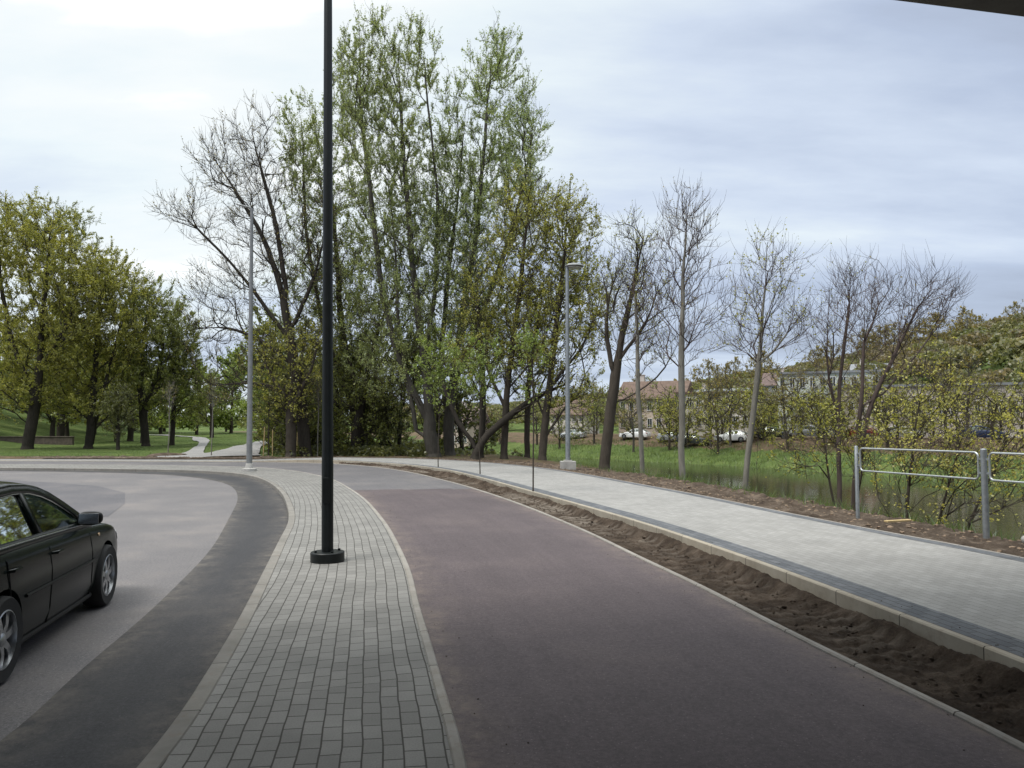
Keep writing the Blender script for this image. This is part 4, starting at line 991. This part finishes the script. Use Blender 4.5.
for i, (x, y, hh, lb) in enumerate([(-14.95, 46.4, 1.75, 'left wooden stake of the bright green young tree'), (-14.4, 46.4, 1.6, 'right wooden stake of the bright green young tree'),
                         (-12.95, 46.5, 1.45, 'taller of the two bare wooden stakes left of the black lamp post'), (-12.6, 46.4, 1.25, 'shorter of the two bare wooden stakes left of the black lamp post')]):
    m = MB(); m.lathe([(.035, -.2), (.035, hh-.08), (.012, hh)], n=8)
    o = m.build('wooden_stake', M['stake'], smooth=True); o.location = (x, y, hz(x, y)); o.rotation_euler = (R(random.uniform(-2, 2)), R(random.uniform(-2, 2)), 0); tag(o, lb, 'stake', 'wooden tree stakes')
M['tie'] = simple('grey_strap', (.25, .24, .22), .8)

# railing: two posts in view (and the next one), with rounded tube frames between them
rl = empty('steel_railing', (6.54, 14.66, .0)); tag(rl, 'galvanised steel railing of posts and rounded tube frames on the river side of the footpath', 'railing')
posts = [(0, 0, 1.44, .035), (.83, -2.60, 1.46, .048), (1.60, -5.22, 1.46, .048)]
for (x, y, hgt, rr) in posts:
    m = MB(); m.lathe([(rr, -.3), (rr, hgt-.01), (rr*.8, hgt), (.001, hgt+.004)], (x, y, 0), n=14); m.build('post', M['galv'], rl, smooth=True)
for a, b in ((0, 1), (1, 2)):
    p, q = Vector(posts[a][:2]+(0,)), Vector(posts[b][:2]+(0,)); d = (q-p); L = d.length; d.normalize(); g0, g1_ = .10, L-.10; zt, zb = 1.40, .98; rr = .07; pts = []
    for cx, cz, a0 in ((g0+rr, zt-rr, 90), (g0+rr, zb+rr, 180), (g1_-rr, zb+rr, 270), (g1_-rr, zt-rr, 0)):
        for k in range(5): an = R(a0+k*22.5); pts.append(p+d*(cx+rr*math.cos(an))+Vector((0, 0, cz+rr*math.sin(an))))
    m = MB(); m.tube(pts, .0165, 8, closed=True); m.build('rail_frame', M['galv_light'], rl, smooth=True)
    for f0, sgn in ((g0, -1), (g1_, 1)):
        for z in (zt-.1, zb+.1):
            m = MB(); c = p+d*(f0+sgn*.04); m.box((c.x, c.y, z), (.09, .03, .03), math.atan2(d.y, d.x)); m.build('bracket', M['galv'], rl)
def rock(name, label, loc, s, seed, mat, cat='stone', group=None, flat=.6):
    bm = bmesh.new(); bmesh.ops.create_icosphere(bm, subdivisions=3, radius=1); r_ = random.Random(seed)
    for v in bm.verts:
        n_ = float(fbm(np.array([v.co.x*1.3+seed]), np.array([v.co.y*1.3+v.co.z*1.7]), seed, 3)[0]); v.co *= .75+.6*n_
        v.co.z *= flat
    me = bpy.data.meshes.new(name); bm.to_mesh(me); bm.free(); me.materials.append(mat); me.polygons.foreach_set('use_smooth', [True]*len(me.polygons))
    o = link(bpy.data.objects.new(name, me)); o.location = loc; o.scale = (s, s*.8, s); o.rotation_euler.z = r_.uniform(0, 6); return tag(o, label, cat, group)
rock('stone', 'pale flat stone on the bare verge right of the thick railing post', (7.55, 11.3, .16), .13, 3, M['stone'])
m = MB(); m.box((0, 0, 0), (.55, .09, .03), R(20)); o = m.build('wooden_board', M['stake'], bevel=.005); o.location = (6.72, 13.5, .17); tag(o, 'short pale board lying on the bare verge between the railing posts', 'board')
# clods and pebbles: too many to count
rgc = np.random.default_rng(5); Vc, Fc = [], []; nb = 0
icv, icf = None, None
bm = bmesh.new(); bmesh.ops.create_icosphere(bm, subdivisions=1, radius=1); icv = np.array([v.co[:] for v in bm.verts]); icf = np.array([[v.index for v in f.verts] for f in bm.faces]); bm.free()
idx4 = np.where((K3[:, 1] > 2) & (K3[:, 1] < 34))[0]
K4n = closest(K4, K3)
for k in range(700):
    i_ = int(idx4[int(len(idx4)*rgc.uniform()**1.3)]); f = rgc.uniform(.1, .8); p = K3[i_]*(1-f)+K4n[i_]*f+rgc.normal(0, .03, 2); s = rgc.uniform(.006, .02)*(1 if rgc.uniform() < .93 else 1.6)
    Vc.append(icv*(1+rgc.normal(0, .2, (len(icv), 1)))*s*[1, 1, .7]+[p[0], p[1], .012+rgc.normal(0, .01)]); Fc.append(icf+nb); nb += len(icv)
tag(npmesh('soil_clods', np.concatenate(Vc), [np.concatenate(Fc)], M['soil']), 'loose clods lying on the turned soil strip', 'soil clods', kind='stuff')
Vc, Fc = [], []; nb = 0
idx5 = np.where((K5[:, 1] > 7) & (K5[:, 1] < 40))[0]
kk = rgc.choice(idx5, 1400); ff = rgc.uniform(.1, 2.2, 1400); PP = K5[kk]+nn5[kk]*ff[:, None]; ZZ = verge_z(PP[:, 0], PP[:, 1], None, ff/2.7)
for p, z in zip(PP, ZZ):
    s = rgc.uniform(.012, .045)
    Vc.append(icv*(1+rgc.normal(0, .22, (len(icv), 1)))*s*[1, 1, .6]+[p[0], p[1], z]); Fc.append(icf+nb); nb += len(icv)
tag(npmesh('verge_clods', np.concatenate(Vc), [np.concatenate(Fc)], M['soil_light']), 'loose clods and pebbles on the bare verge beside the river', 'soil clods', kind='stuff')
Vc, Fc = [], []; nb = 0
for C_, sg, smin in ((K3, -1, 2), (K2, 1, 3), (K4n, 1, 2)):
    ii = np.where((C_[:, 1] > smin) & (C_[:, 1] < 26))[0]; nC = normals(C_)
    for k in range(120):
        i_ = int(ii[int(len(ii)*rgc.uniform()**1.2)]); off_ = abs(rgc.normal(0, .3))+.01; zz_ = -.012
        if C_ is K4n: off_ = abs(rgc.normal(0, .10)); zz_ = .150
        p = C_[i_]+nC[i_]*sg*off_; s = rgc.uniform(.002, .007)
        Vc.append(icv*(1+rgc.normal(0, .25, (len(icv), 1)))*s*[1, 1, .6]+[p[0], p[1], zz_+s*.4]); Fc.append(icf+nb); nb += len(icv)
tag(npmesh('soil_crumbs', np.concatenate(Vc), [np.concatenate(Fc)], M['soil']), 'crumbs of soil spilled over the edges of the cycle path and kerb', 'soil crumbs', kind='stuff')
# turned soil patch in front of the park path
rock('soil_heap', 'low heap of turned soil around the young tree beside the park path', (-20.6, 46.1, hz(-20.6, 46.1)), 1.25, 8, M['soil'], 'soil heap', flat=.16)

# ------------------------------------------------------------------ bridge overhead
br = empty('bridge', (0, 0, 0)); tag(br, 'dark concrete bridge whose deck edge passes overhead at the top right corner', 'bridge')
zb = CAMZ+4.0
ang_ = math.atan2(.32, 1.55)
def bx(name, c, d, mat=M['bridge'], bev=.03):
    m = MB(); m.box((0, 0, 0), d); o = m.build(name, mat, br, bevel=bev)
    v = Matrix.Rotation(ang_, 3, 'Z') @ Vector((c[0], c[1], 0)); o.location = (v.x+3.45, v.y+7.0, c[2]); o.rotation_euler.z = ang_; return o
BRL = 34
bx('deck', (-1, -11.4, zb+.55), (BRL, 22, .5))  # rear span is unseen, lengthened to keep out light from behind
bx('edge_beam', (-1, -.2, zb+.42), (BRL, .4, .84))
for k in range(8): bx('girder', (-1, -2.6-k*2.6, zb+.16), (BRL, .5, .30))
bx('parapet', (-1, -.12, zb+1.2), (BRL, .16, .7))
bx('shade_abutment', (-13.4, -11.4, (zb)/2-.3), (1.2, 21.6, zb+.55))  # unseen support, set close in to block light from the left
bx('shade_pier', (7.6, -11.4, zb/2-1.4), (.8, 21, zb+2.7))  # unseen support, placed near to cut the light from the right

# ------------------------------------------------------------------ cars
M['car_black'] = simple('black_green_car_paint', (.006, .009, .008), .2, 0, .15, 3, coat=.0, spec=.12)
M['tyre'] = simple('tyre_rubber', (.014, .014, .014), .85, 0, .2, 20)
M['rim'] = simple('silver_rim', (.42, .43, .44), .32, .85, .1, 20)
M['trim'] = simple('black_trim', (.008, .008, .008), .4, 0, .1, 9, spec=.15)
M['chrome'] = simple('chrome_strip', (.55, .56, .57), .2, 1, .05, 9)
M['seat'] = simple('dark_upholstery', (.03, .03, .032), .8, 0, .2, 9)
M['red_lens'] = simple('red_lens', (.25, .01, .01), .2, 0, .1, 9); M['clear_lens'] = simple('clear_lens', (.5, .5, .5), .12, .3, .1, 9)
M['amber_lens'] = simple('pale_amber_lens', (.62, .42, .25), .25, 0, .1, 9)
def glass_mat():
    m, nt, b = nodes('car_glass'); out = nt.nodes['Material Output']; nt.nodes.remove(b)
    t = N(nt, 'ShaderNodeBsdfTransparent'); t.inputs[0].default_value = (.50, .60, .54, 1); g = N(nt, 'ShaderNodeBsdfGlossy'); g.inputs['Roughness'].default_value = .02
    g.inputs['Color'].default_value = (.9, .97, .93, 1)
    f = N(nt, 'ShaderNodeFresnel'); f.inputs['IOR'].default_value = 1.7; mx = N(nt, 'ShaderNodeMixShader')
    nt.links.new(f.outputs[0], mx.inputs[0]); nt.links.new(t.outputs[0], mx.inputs[1]); nt.links.new(g.outputs[0], mx.inputs[2]); nt.links.new(mx.outputs[0], out.inputs['Surface']); return m
M['car_glass'] = glass_mat()

def crom(tab, x):
    """smooth interpolation through rows (x, values...)"""
    T = np.array(tab, float); xs = T[:, 0]; out = []
    for c in range(1, T.shape[1]):
        y = T[:, c]; m = np.gradient(y, xs); k = np.clip(np.searchsorted(xs, x)-1, 0, len(xs)-2); h_ = xs[k+1]-xs[k]; t = (x-xs[k])/h_
        out.append((2*t**3-3*t**2+1)*y[k]+(t**3-2*t**2+t)*h_*m[k]+(-2*t**3+3*t**2)*y[k+1]+(t**3-t**2)*h_*m[k+1])
    return out
BODY = [ # x, half width, bottom, shoulder z, centre top z
 (-2.18, .60, .36, .68, .70), (-2.12, .74, .28, .86, .90), (-1.95, .82, .23, .95, 1.0), (-1.6, .862, .20, .955, 1.0), (-1.2, .882, .19, .95, .97), (-.4, .89, .185, .935, .94), (.4, .89, .185, .915, .93),
 (.85, .885, .19, .90, .965), (1.2, .88, .195, .875, .93), (1.6, .862, .20, .83, .875), (1.9, .815, .21, .765, .80), (2.08, .72, .24, .68, .70), (2.19, .52, .33, .56, .575)]
AX = 1.29
def body_prof(x):
    w, zb_, zs, zt = crom(BODY, x)
    mid = (zb_+zs)/2
    P = [(0, zb_), (.55*w, zb_), (.86*w, zb_+.01), (.955*w, zb_+.05), (.985*w, zb_+.14), (1.0*w, mid+.02), (.998*w, mid+(zs-mid)*.35), (.985*w, mid+(zs-mid)*.55), (.975*w, mid+(zs-mid)*.72), (.955*w, zs-.04), (.925*w, zs-.012), (.885*w, zs+.002), (.60*w, zs+(zt-zs)*.75), (.3*w, zs+(zt-zs)*.95), (0, zt)]
    return P
def side_half(x, z):
    """half width of the body side at height z"""
    P = body_prof(x)[3:12]; zs_ = [p[1] for p in P]; ys_ = [p[0] for p in P]; return float(np.interp(z, zs_, ys_))
def gy_(z): return .80-(z-.93)*.46           # glasshouse side
RAIL = [(.90, .925), (.70, 1.045), (.48, 1.165), (.25, 1.27), (.05, 1.335), (-.2, 1.375), (-.5, 1.392), (-.8, 1.385), (-1.05, 1.355), (-1.3, 1.29), (-1.55, 1.185), (-1.78, 1.07), (-1.95, .985)]
WTOP = [(.70, .955), (.56, 1.035), (.40, 1.12), (.20, 1.21), (.02, 1.27), (-.2, 1.315), (-.5, 1.332), (-.8, 1.325), (-1.02, 1.30), (-1.22, 1.24), (-1.42, 1.14), (-1.56, 1.04), (-1.60, .97)]
def belt(x): return crom(BODY, x)[2]+.012

def make_car(paint, label, group=None, detail=True):
    root = empty('parked_car' if group else 'car'); tag(root, label, 'car', group)
    # lower body
    xs = np.concatenate([[-2.2], np.linspace(-2.18, -2.0, 5), np.linspace(-1.9, 1.8, 34), np.linspace(1.9, 2.19, 7)]); m = MB(); vs = []; rows = []
    for x in xs:
        P = body_prof(max(x, -2.18)); k = 1 if x > -2.2 else .96
        ring = [(x, y*k, z) for y, z in P]+[(x, -y*k, z) for y, z in P[-2:0:-1]]
        rows.append(len(ring)); vs += ring
    n = rows[0]; fs = []
    for i in range(len(xs)-1):
        for j in range(n): fs.append((i*n+j, i*n+(j+1) % n, (i+1)*n+(j+1) % n, (i+1)*n+j))
    fs += [tuple(range(n))[::-1], tuple((len(xs)-1)*n+j for j in range(n))]
    m.add(vs, fs); body = m.build('body', paint, root, smooth=True)
    # wheel arches cut out with a real boolean, then baked
    cut = MB()
    for ax in (AX, -AX):
        for s in (1, -1): cut.lathe([(.355, .60), (.365, 1.1)] if s > 0 else [(.365, -1.1), (.355, -.60)], (ax, 0, .325), n=36, axis='Y')
    c = cut.build('cut', M['trim']); md = body.modifiers.new('b', 'BOOLEAN'); md.object = c; md.operation = 'DIFFERENCE'; md.solver = 'EXACT'
    dg = bpy.context.evaluated_depsgraph_get(); dg.update(); me2 = bpy.data.meshes.new_from_object(body.evaluated_get(dg)); body.modifiers.clear(); body.data = me2
    cm = c.data; bpy.data.objects.remove(c); bpy.data.meshes.remove(cm)
    while len(me2.materials) < 2: me2.materials.append(M['trim'])
    me2.materials[1] = M['trim']
    me2.polygons.foreach_set('use_smooth', [True]*len(me2.polygons)); me2.set_sharp_from_angle(angle=R(30))
    # roof, pillars
    m = MB(); rl_ = RAIL; roof_i = [i for i, p in enumerate(rl_) if -1.31 <= p[0] <= .06]
    def cross(p, fr):   # point on the roof / screen surface
        x, z = p; y = gy_(z)*math.cos(fr*math.pi/2); crown = (.055 if z > 1.2 else .03+.0)*math.sin(fr*math.pi/2)
        bow = (.16 if x > .05 else (-.14 if x < -1.25 else 0))*math.sin(fr*math.pi/2)
        k = min(1, abs(x-(.05 if x > .05 else -1.25))/.85) if (x > .05 or x < -1.25) else 0
        return (x+bow*k, y, z+crown)
    def patch(mb, pts, f0, f1, nf, s, mat=0, off=0):
        vs = [cross(p, f0+(f1-f0)*j/nf) for p in pts for j in range(nf+1)]; vs = [(x, s*y, z+off) for x, y, z in vs]; k = nf+1
        mb.add(vs, [(i*k+j, i*k+j+1, (i+1)*k+j+1, (i+1)*k+j) for i in range(len(pts)-1) for j in range(nf)], mat)
    sc = MB()
    for s in (1, -1):
        patch(m, [rl_[i] for i in roof_i], 0, 1, 8, s)
        patch(m, rl_[:roof_i[0]+1], 0, .14, 2, s); patch(m, rl_[roof_i[-1]:], 0, .2, 2, s)
    def side_poly(mb, pts, s, off=0.0, mat=0, fan=False):
        vs = [(x, s*(gy_(z)+off), z) for x, z in pts]; mb.add(vs, [tuple(range(len(vs)))], mat)
    for s in (1, -1):
        vs = [(x, s*gy_(z), z) for x, z in RAIL]+[(x, s*gy_(z), z) for x, z in WTOP]; k = len(RAIL)
        m.add(vs, [(i, i+1, k+i+1, k+i) for i in range(k-1)])
        side_poly(m, [(-.30, belt(-.3)), (-.40, belt(-.4)), (-.40, 1.333), (-.31, 1.326)], s)
        side_poly(m, [(-1.12, belt(-1.12)), (-1.19, belt(-1.19)), (-1.16, 1.262), (-1.11, 1.278)], s)
        xs_ = np.linspace(.92, -1.95, 16)
        vs = [(x, s*gy_(belt(x)+.035), belt(x)+.035) for x in xs_]+[(x, s*(gy_(.93)+.015), belt(x)-.03) for x in xs_]
        m.add(vs, [(i, i+1, 16+i+1, 16+i) for i in range(15)])
    rf = m.build('roof', paint, root, smooth=True, solid=.022)
    # glass
    def winpoly(x0, x1, lowoff=.02):
        up_ = [p for p in WTOP if x1 < p[0] < x0]; f = lambda x: float(np.interp(-x, [-p[0] for p in WTOP], [p[1] for p in WTOP]))
        return [(x0, belt(x0)+lowoff)]+[(x0, f(x0))]*(f(x0) > belt(x0)+lowoff+.01)+up_+[(x1, f(x1)), (x1, belt(x1)+lowoff)]
    for s, in ((-1,), (1,)):
        for nm, x0, x1 in (('front_window', .70, -.31), ('rear_window', -.39, -1.13), ('quarter_window', -1.17, -1.585)):
            g = MB(); side_poly(g, winpoly(x0, x1), s, -.014); g.build(nm, M['car_glass'], root)
    for nm, pts, a in (('windscreen', rl_[:roof_i[0]+1], .14), ('rear_screen', rl_[roof_i[-1]:], .2)):
        g = MB()
        for s in (1, -1): patch(g, pts, a, 1, 8, s, off=-.006)
        g.build(nm, M['car_glass'], root, smooth=True)
    # wheels
    for ax in (AX, -AX):
        for s in (1, -1):
            wr = empty('wheel', (ax, s*.80, .32)); wr.parent = root; so_ = s
            m = MB(); pr = [(.215, -.095), (.30, -.105), (.316, -.085), (.322, -.03), (.322, .03), (.316, .085), (.30, .105), (.215, .095)]; m.lathe(pr, n=40, axis='Y', closed=True); m.build('tyre', M['tyre'], wr, smooth=True)
            m = MB(); o0 = .07*so_
            m.lathe([(.218, .095*so_), (.207, .10*so_), (.200, .06*so_), (.200, -.06*so_), (.216, -.08*so_)], n=40, axis='Y', closed=True)
            for k in range(7):
                a = 2*math.pi*k/7+.2; ca, sa = math.cos(a), math.sin(a); vs = []
                for rr, wd_, dep in ((.03, .032, .075), (.11, .024, .085), (.19, .034, .075), (.206, .042, .07)):
                    for q in (-1, 1):
                        for dd in (0, -.022): vs.append((ca*rr-sa*wd_*q, (dep+dd)*so_, sa*rr+ca*wd_*q))
                fs = []
                for i in range(3):
                    b = i*4; fs += [(b, b+2, b+6, b+4), (b+1, b+5, b+7, b+3), (b, b+4, b+5, b+1), (b+2, b+3, b+7, b+6)]
                m.add(vs, fs)
            m.lathe([(.05, .05*so_), (.05, .08*so_), (.035, .09*so_), (.001, .092*so_)], n=20, axis='Y')
            m.build('rim', M['rim'], wr, smooth=True)
            m = MB(); m.lathe([(.001, .02*so_), (.16, .02*so_), (.16, .0), (.001, 0)], n=28, axis='Y'); m.build('brake_disc', M['trim'], wr)
    # lights, bumper line, mirrors
    for s in (1, -1):
        def patchside(nm, x0, x1, z0f, z1f, mat):
            g = MB(); xs_ = np.linspace(x0, x1, 6); vs = []
            for x in xs_:
                zs = crom(BODY, x)[2]
                for z in (z0f(zs), (z0f(zs)+z1f(zs))/2, z1f(zs)): vs.append((x, s*(side_half(x, z)+.004), z))
            g.add(vs, [(i*3+j, i*3+j+1, i*3+j+4, i*3+j+3) for i in range(5) for j in range(2)]); return g.build(nm, mat, root, smooth=True, solid=.006)
        patchside('headlight', 1.86, 2.10, lambda z: z-.14, lambda z: z-.03, M['clear_lens'])
        patchside('tail_light', -1.98, -2.14, lambda z: z-.20, lambda z: z-.04, M['red_lens'])
        if detail:
            patchside('side_indicator', 1.00, 1.045, lambda z: z-.115, lambda z: z-.085, M['amber_lens'])
            mr = empty('wing_mirror', (.60, s*.90, 1.0)); mr.parent = root
            bm = bmesh.new(); bmesh.ops.create_uvsphere(bm, u_segments=18, v_segments=12, radius=1)
            for v in bm.verts:
                p = v.co; p.x = max(p.x, -.55); p.x *= .085; p.y = math.copysign(abs(p.y)**.7, p.y)*.115; p.z = math.copysign(abs(p.z)**.75, p.z)*.068
            me = bpy.data.meshes.new('shell'); bm.to_mesh(me); bm.free(); me.materials.append(M['trim']); me.polygons.foreach_set('use_smooth', [True]*len(me.polygons))
            sh = link(bpy.data.objects.new('shell', me), mr)
            g = MB(); g.box((-.05, 0, 0), (.006, .18, .10)); g.build('mirror_glass', M['chrome'], mr, bevel=.002)
            g = MB(); g.tube([(.02, -s*.16, -.06), (.01, -s*.09, -.035), (0, -s*.02, -.02)], .022, 8); g.build('stalk', M['trim'], mr, smooth=True)
            for nm, x0 in (('front_door_handle', -.12), ('rear_door_handle', -1.02)):
                g = MB(); z0 = .80; vs = []; g.tube([(x0, s*(side_half(x0, z0)-.005), z0), (x0-.03, s*(side_half(x0, z0)+.03), z0+.004), (x0-.16, s*(side_half(x0-.16, z0)+.03), z0+.006), (x0-.19, s*(side_half(x0-.19, z0)-.005), z0+.004)], [.012, .015, .015, .012], 8); g.build('door_handle', paint, root, smooth=True)
            for x0, x1 in ((.80, .74), (-.35, -.35), (-1.22, -1.10)):
                g = MB(); zz_ = np.linspace(.22, crom(BODY, x0)[2]-.01, 12)
                pts = [(x0+(x1-x0)*(q/11), s*(side_half(x0, z)+.0005), z) for q, z in enumerate(zz_)]
                if x0 < -1: pts = [(-.93-.27*min(1, (q/11)*1.8)**.7, s*(side_half(-1.0, z)+.0005), z) for q, z in enumerate(zz_)]
                g.tube(pts, .0045, 5); g.build('door_seam', M['trim'], root)
            g = MB(); g.tube([(x, s*(side_half(x, .56)+.004), .56) for x in np.linspace(.86, -.90, 14)], .014, 6); g.build('side_moulding', M['trim'], root, smooth=True)
            g = MB(); g.tube([(x, s*(gy_(z)+.006), z) for x, z in [(.66, .985)]+WTOP[1:-1]], .006, 6); g.build('window_trim', M['chrome'], root, smooth=True)
            g = MB(); g.tube([(x, s*(gy_(belt(x))+.014), belt(x)+.012) for x in np.linspace(.70, -1.58, 14)], .007, 6); g.build('belt_trim', M['chrome'], root, smooth=True)
            g = MB(); g.tube([(x, s*(side_half(x, .205)-.02), .2) for x in np.linspace(.88, -.90, 6)], .03, 8); g.build('sill', M['trim'], root, smooth=True)
    if detail:
        for x in (.0, -.95):
            for s in (1, -1):
                g = MB(); g.box((x, s*.37, .98), (.12, .48, .36), ry=R(-14)); g.box((x-.09, s*.37, 1.20), (.08, .26, .14)); g.build('car_seat', M['seat'], root, bevel=.04)
        g = MB(); g.box((.62, 0, .95), (.42, 1.3, .07)); g.build('dashboard', M['seat'], root, bevel=.03)
        sw = MB(); sw.tube([(.36-.0+.08*math.sin(a)*.4, .37+.18*math.cos(a), 1.0+.17*math.sin(a)) for a in np.linspace(0, 2*math.pi, 20, endpoint=False)], .014, 6, closed=True); sw.build('steering_wheel', M['trim'], root, smooth=True)
        g = MB(); g.box((2.19, 0, .45), (.03, .52, .11)); g.build('number_plate', M['plate'], root)
        g = MB(); g.box((-2.205, 0, .62), (.02, .52, .11)); g.build('number_plate', M['plate'], root)
        g = MB(); g.box((2.175, 0, .40), (.05, 1.0, .10)); g.build('grille', M['trim'], root, bevel=.01)
    return root
car = make_car(M['car_black'], 'black car with silver wheels on the road at the left edge')
A_ = math.atan2(2.42, -.53)
# right-hand wheels stand on the two measured points of the road
off = Vector((0, .895, 0)); off.rotate(Euler((0, 0, A_)))
mid_ = Vector(((-4.30-3.79)/2, (8.25+5.9)/2, -.1))
car.location = mid_+off+Vector((-.0, 0, 0)); car.rotation_euler.z = A_
# parked cars on the far bank
paints = {}
for nm, c_ in (('white', (.75, .76, .76)), ('silver', (.42, .44, .46)), ('dark grey', (.06, .065, .07)), ('red', (.28, .03, .025)), ('blue', (.04, .07, .18))):
    paints[nm] = simple(nm.replace(' ', '_')+'_car_paint', c_, .3, 0, .05, 3, coat=.5)
base_car = make_car(paints['white'], 'parked car', 'cars parked on the far bank', detail=False)
row = [(17.5, 110.0), (21.8, 104.0), (22.9, 97.4), (27.2, 95.4), (31.6, 93.2), (35.6, 91.0), (39.6, 88.5), (43.6, 85.8), (49.5, 81), (9.5, 121)]
clr = ['white', 'silver', 'dark grey', 'white', 'dark grey', 'silver', 'red', 'white', 'blue', 'silver']
lbs = ['white parked car at the left end of the row across the river', 'silver parked car second from the left across the river', 'dark grey parked car between a silver and a white one across the river', 'white parked car in the middle of the row across the river',
       'dark grey parked car right of the middle white one across the river', 'silver parked car left of the red one across the river', 'small red parked car across the river', 'white parked car right of the red one across the river', 'blue parked car at the right end of the row across the river', 'silver parked car seen through the poplars across the river']
for k, ((x, y), cn, lb) in enumerate(zip(row, clr, lbs)):
    o = base_car if k == 0 else copy_tree(base_car)
    o['label'] = lb; o.location = (x, y, hz(x, y)+.02); o.rotation_euler.z = math.atan2(-.55, 1)+(math.pi if k % 3 == 0 else 0)
    for ch in [q for q in list(COL.objects) if q.parent == o]:
        if ch.name.split('.')[0] in ('body', 'roof'):
            ch.material_slots[0].link = 'OBJECT'; ch.material_slots[0].material = paints[cn]

# ------------------------------------------------------------------ buildings across the river
def wallmat(nm, c): return simple(nm, c, .9, 0, .14, .7)
WM = dict(peach=wallmat('peach_plaster', (.48, .40, .33)), cream=wallmat('cream_plaster', (.52, .49, .43)), white=wallmat('white_plaster', (.50, .50, .48)), green=wallmat('pale_green_plaster', (.46, .49, .44)), pink=wallmat('pinkish_plaster', (.48, .43, .39)), brick=wallmat('red_brick_plaster', (.34, .19, .14)))
RM = dict(red=simple('red_roof_tiles', (.12, .085, .075), .9, 0, .3, 1.5), grey=simple('grey_metal_roof', (.20, .21, .22), .6, .2, .2, 1), brown=simple('brown_roof_tiles', (.12, .08, .06), .9, 0, .3, 1.5))
M['pane'] = simple('window_pane', (.025, .03, .035), .08, 0, .3, .4); M['frame_w'] = simple('white_window_frame', (.6, .6, .58), .6, 0, .05, 2)
def building(label, x, y, z, w, dpt, h, rz, wall, roof, kind='gable', cols=6, rows=2, chim=1, name='house'):
    o = empty(name, (x, y, z), rz); tag(o, label, 'building')
    m = MB(); m.box((0, 0, (h-4)/2), (w, dpt, h+4)); m.build('wall', WM[wall], o)
    m = MB(); e = .5; rh = dpt*.32
    if kind == 'gable':
        vs = [(-w/2-e, -dpt/2-e, h-.1), (w/2+e, -dpt/2-e, h-.1), (w/2+e, dpt/2+e, h-.1), (-w/2-e, dpt/2+e, h-.1), (-w/2-e, 0, h+rh), (w/2+e, 0, h+rh)]
        m.add(vs, [(0, 1, 5, 4), (2, 3, 4, 5), (0, 4, 3), (1, 2, 5), (3, 2, 1, 0)])
    else: m.box((0, 0, h+.15), (w+.6, dpt+.6, .3)); rh = .3
    rf = m.build('roof', RM[roof], o)
    for k in range(chim):
        m = MB(); m.box((0, 0, 0), (.7, .7, 1.6)); m.box((0, 0, .85), (.85, .85, .12)); c = m.build('chimney', WM['pink'], rf); c.location = (-w*.25+k*w*.5, dpt*.08, h+rh+.2)
    fr0 = None
    for i in range(cols):
        for j in range(rows):
            wx = -w/2+(i+.5)*w/cols; wz_ = (j+.5)*h/rows+.1; ww, wh = min(1.2, w/cols*.5), min(1.5, h/rows*.52)
            if fr0 is None:
                m = MB(); m.box((0, 0, wh/2), (ww+.16, .1, .08)); m.box((0, 0, -wh/2), (ww+.24, .2, .08)); m.box((-ww/2, 0, 0), (.08, .1, wh-.08)); m.box((ww/2, 0, 0), (.08, .1, wh-.08)); m.box((0, 0, 0), (.06, .08, wh-.08))
                fr0 = m.build('window', M['frame_w'], o); m = MB(); m.box((0, .02, 0), (ww-.04, .04, wh-.04)); p0 = m.build('pane', M['pane'], fr0); f = fr0
            else:
                f = fr0.copy(); COL.objects.link(f); p = p0.copy(); COL.objects.link(p); p.parent = f
            f.location = (wx, -dpt/2-.03, wz_)
    return o
def bld(label, px, pyb, d, wpx, hgt, wall, roof, kind='gable', cols=6, rows=2, chim=1, rz=None, dpt=9, name='house'):
    p = W(px, pyb, d)
    if d > 137: p[2] = hz(p[0], d)-.3
    w = wpx/FPX*d; a = math.atan2(-.45, 1) if rz is None else rz
    return building(label, p[0], d, min(p[2], hz(p[0], d)+.3) if False else p[2], w, dpt, hgt, a, wall, roof, kind, cols, rows, chim, name)
bld('peach building low behind the far street, left of the tall bare birch', 657, 432, 122, 62, 5.2, 'peach', 'brown', cols=7, rows=2)
bld('cream building behind the trunks of the far street, straight across the river', 722, 431, 118, 78, 5.6, 'cream', 'brown', 'flat', cols=9, rows=2, chim=0)
bld('pale green building with many windows right of the double birch', 830, 430, 112, 92, 8.0, 'green', 'grey', 'flat', cols=10, rows=3, chim=0)
bld('long pinkish building with a flat roof behind the yellow shrub', 945, 430, 98, 200, 5.4, 'pink', 'grey', 'flat', cols=20, rows=1, chim=0, dpt=8)
bld('white house with a grey roof higher on the hill above the cream building', 718, 398, 165, 56, 3.4, 'white', 'grey', cols=8, rows=2)
bld('small brick red house on the hill left of the white house', 690, 392, 185, 20, 3.2, 'brick', 'red', cols=3, rows=2)
bld('long white block with a dull red roof on the hill above the pale green building', 800, 392, 165, 66, 3.6, 'white', 'red', cols=10, rows=2)
bld('cream house with a brown roof half hidden in the woods left of the peach building', 575, 424, 150, 36, 4.0, 'cream', 'brown', cols=5, rows=2)
bld('peach house glimpsed between the poplar trunk and the black leaning limb', 468, 424, 140, 26, 4.0, 'peach', 'red', cols=4, rows=2)
bld('white house with a grey roof above the long pinkish building', 872, 397, 150, 34, 3.2, 'white', 'grey', cols=4, rows=2)
# low wall on the park slope at the left
M['wall'] = simple('dark_brown_stone', (.10, .08, .065), .95, 0, .4, 4, .02)
m = MB(); m.box((0, 0, .25), (9, .35, .7)); m.box((0, 0, .63), (9.1, .45, .07)); o = m.build('low_wall', M['wall'], bevel=.02); o.location = (-42.5, 66.5, hz(-42.5, 66.5)-.1); o.rotation_euler.z = R(4); tag(o, 'low grey brown wall on the grass behind the thick leaning trunk', 'wall')
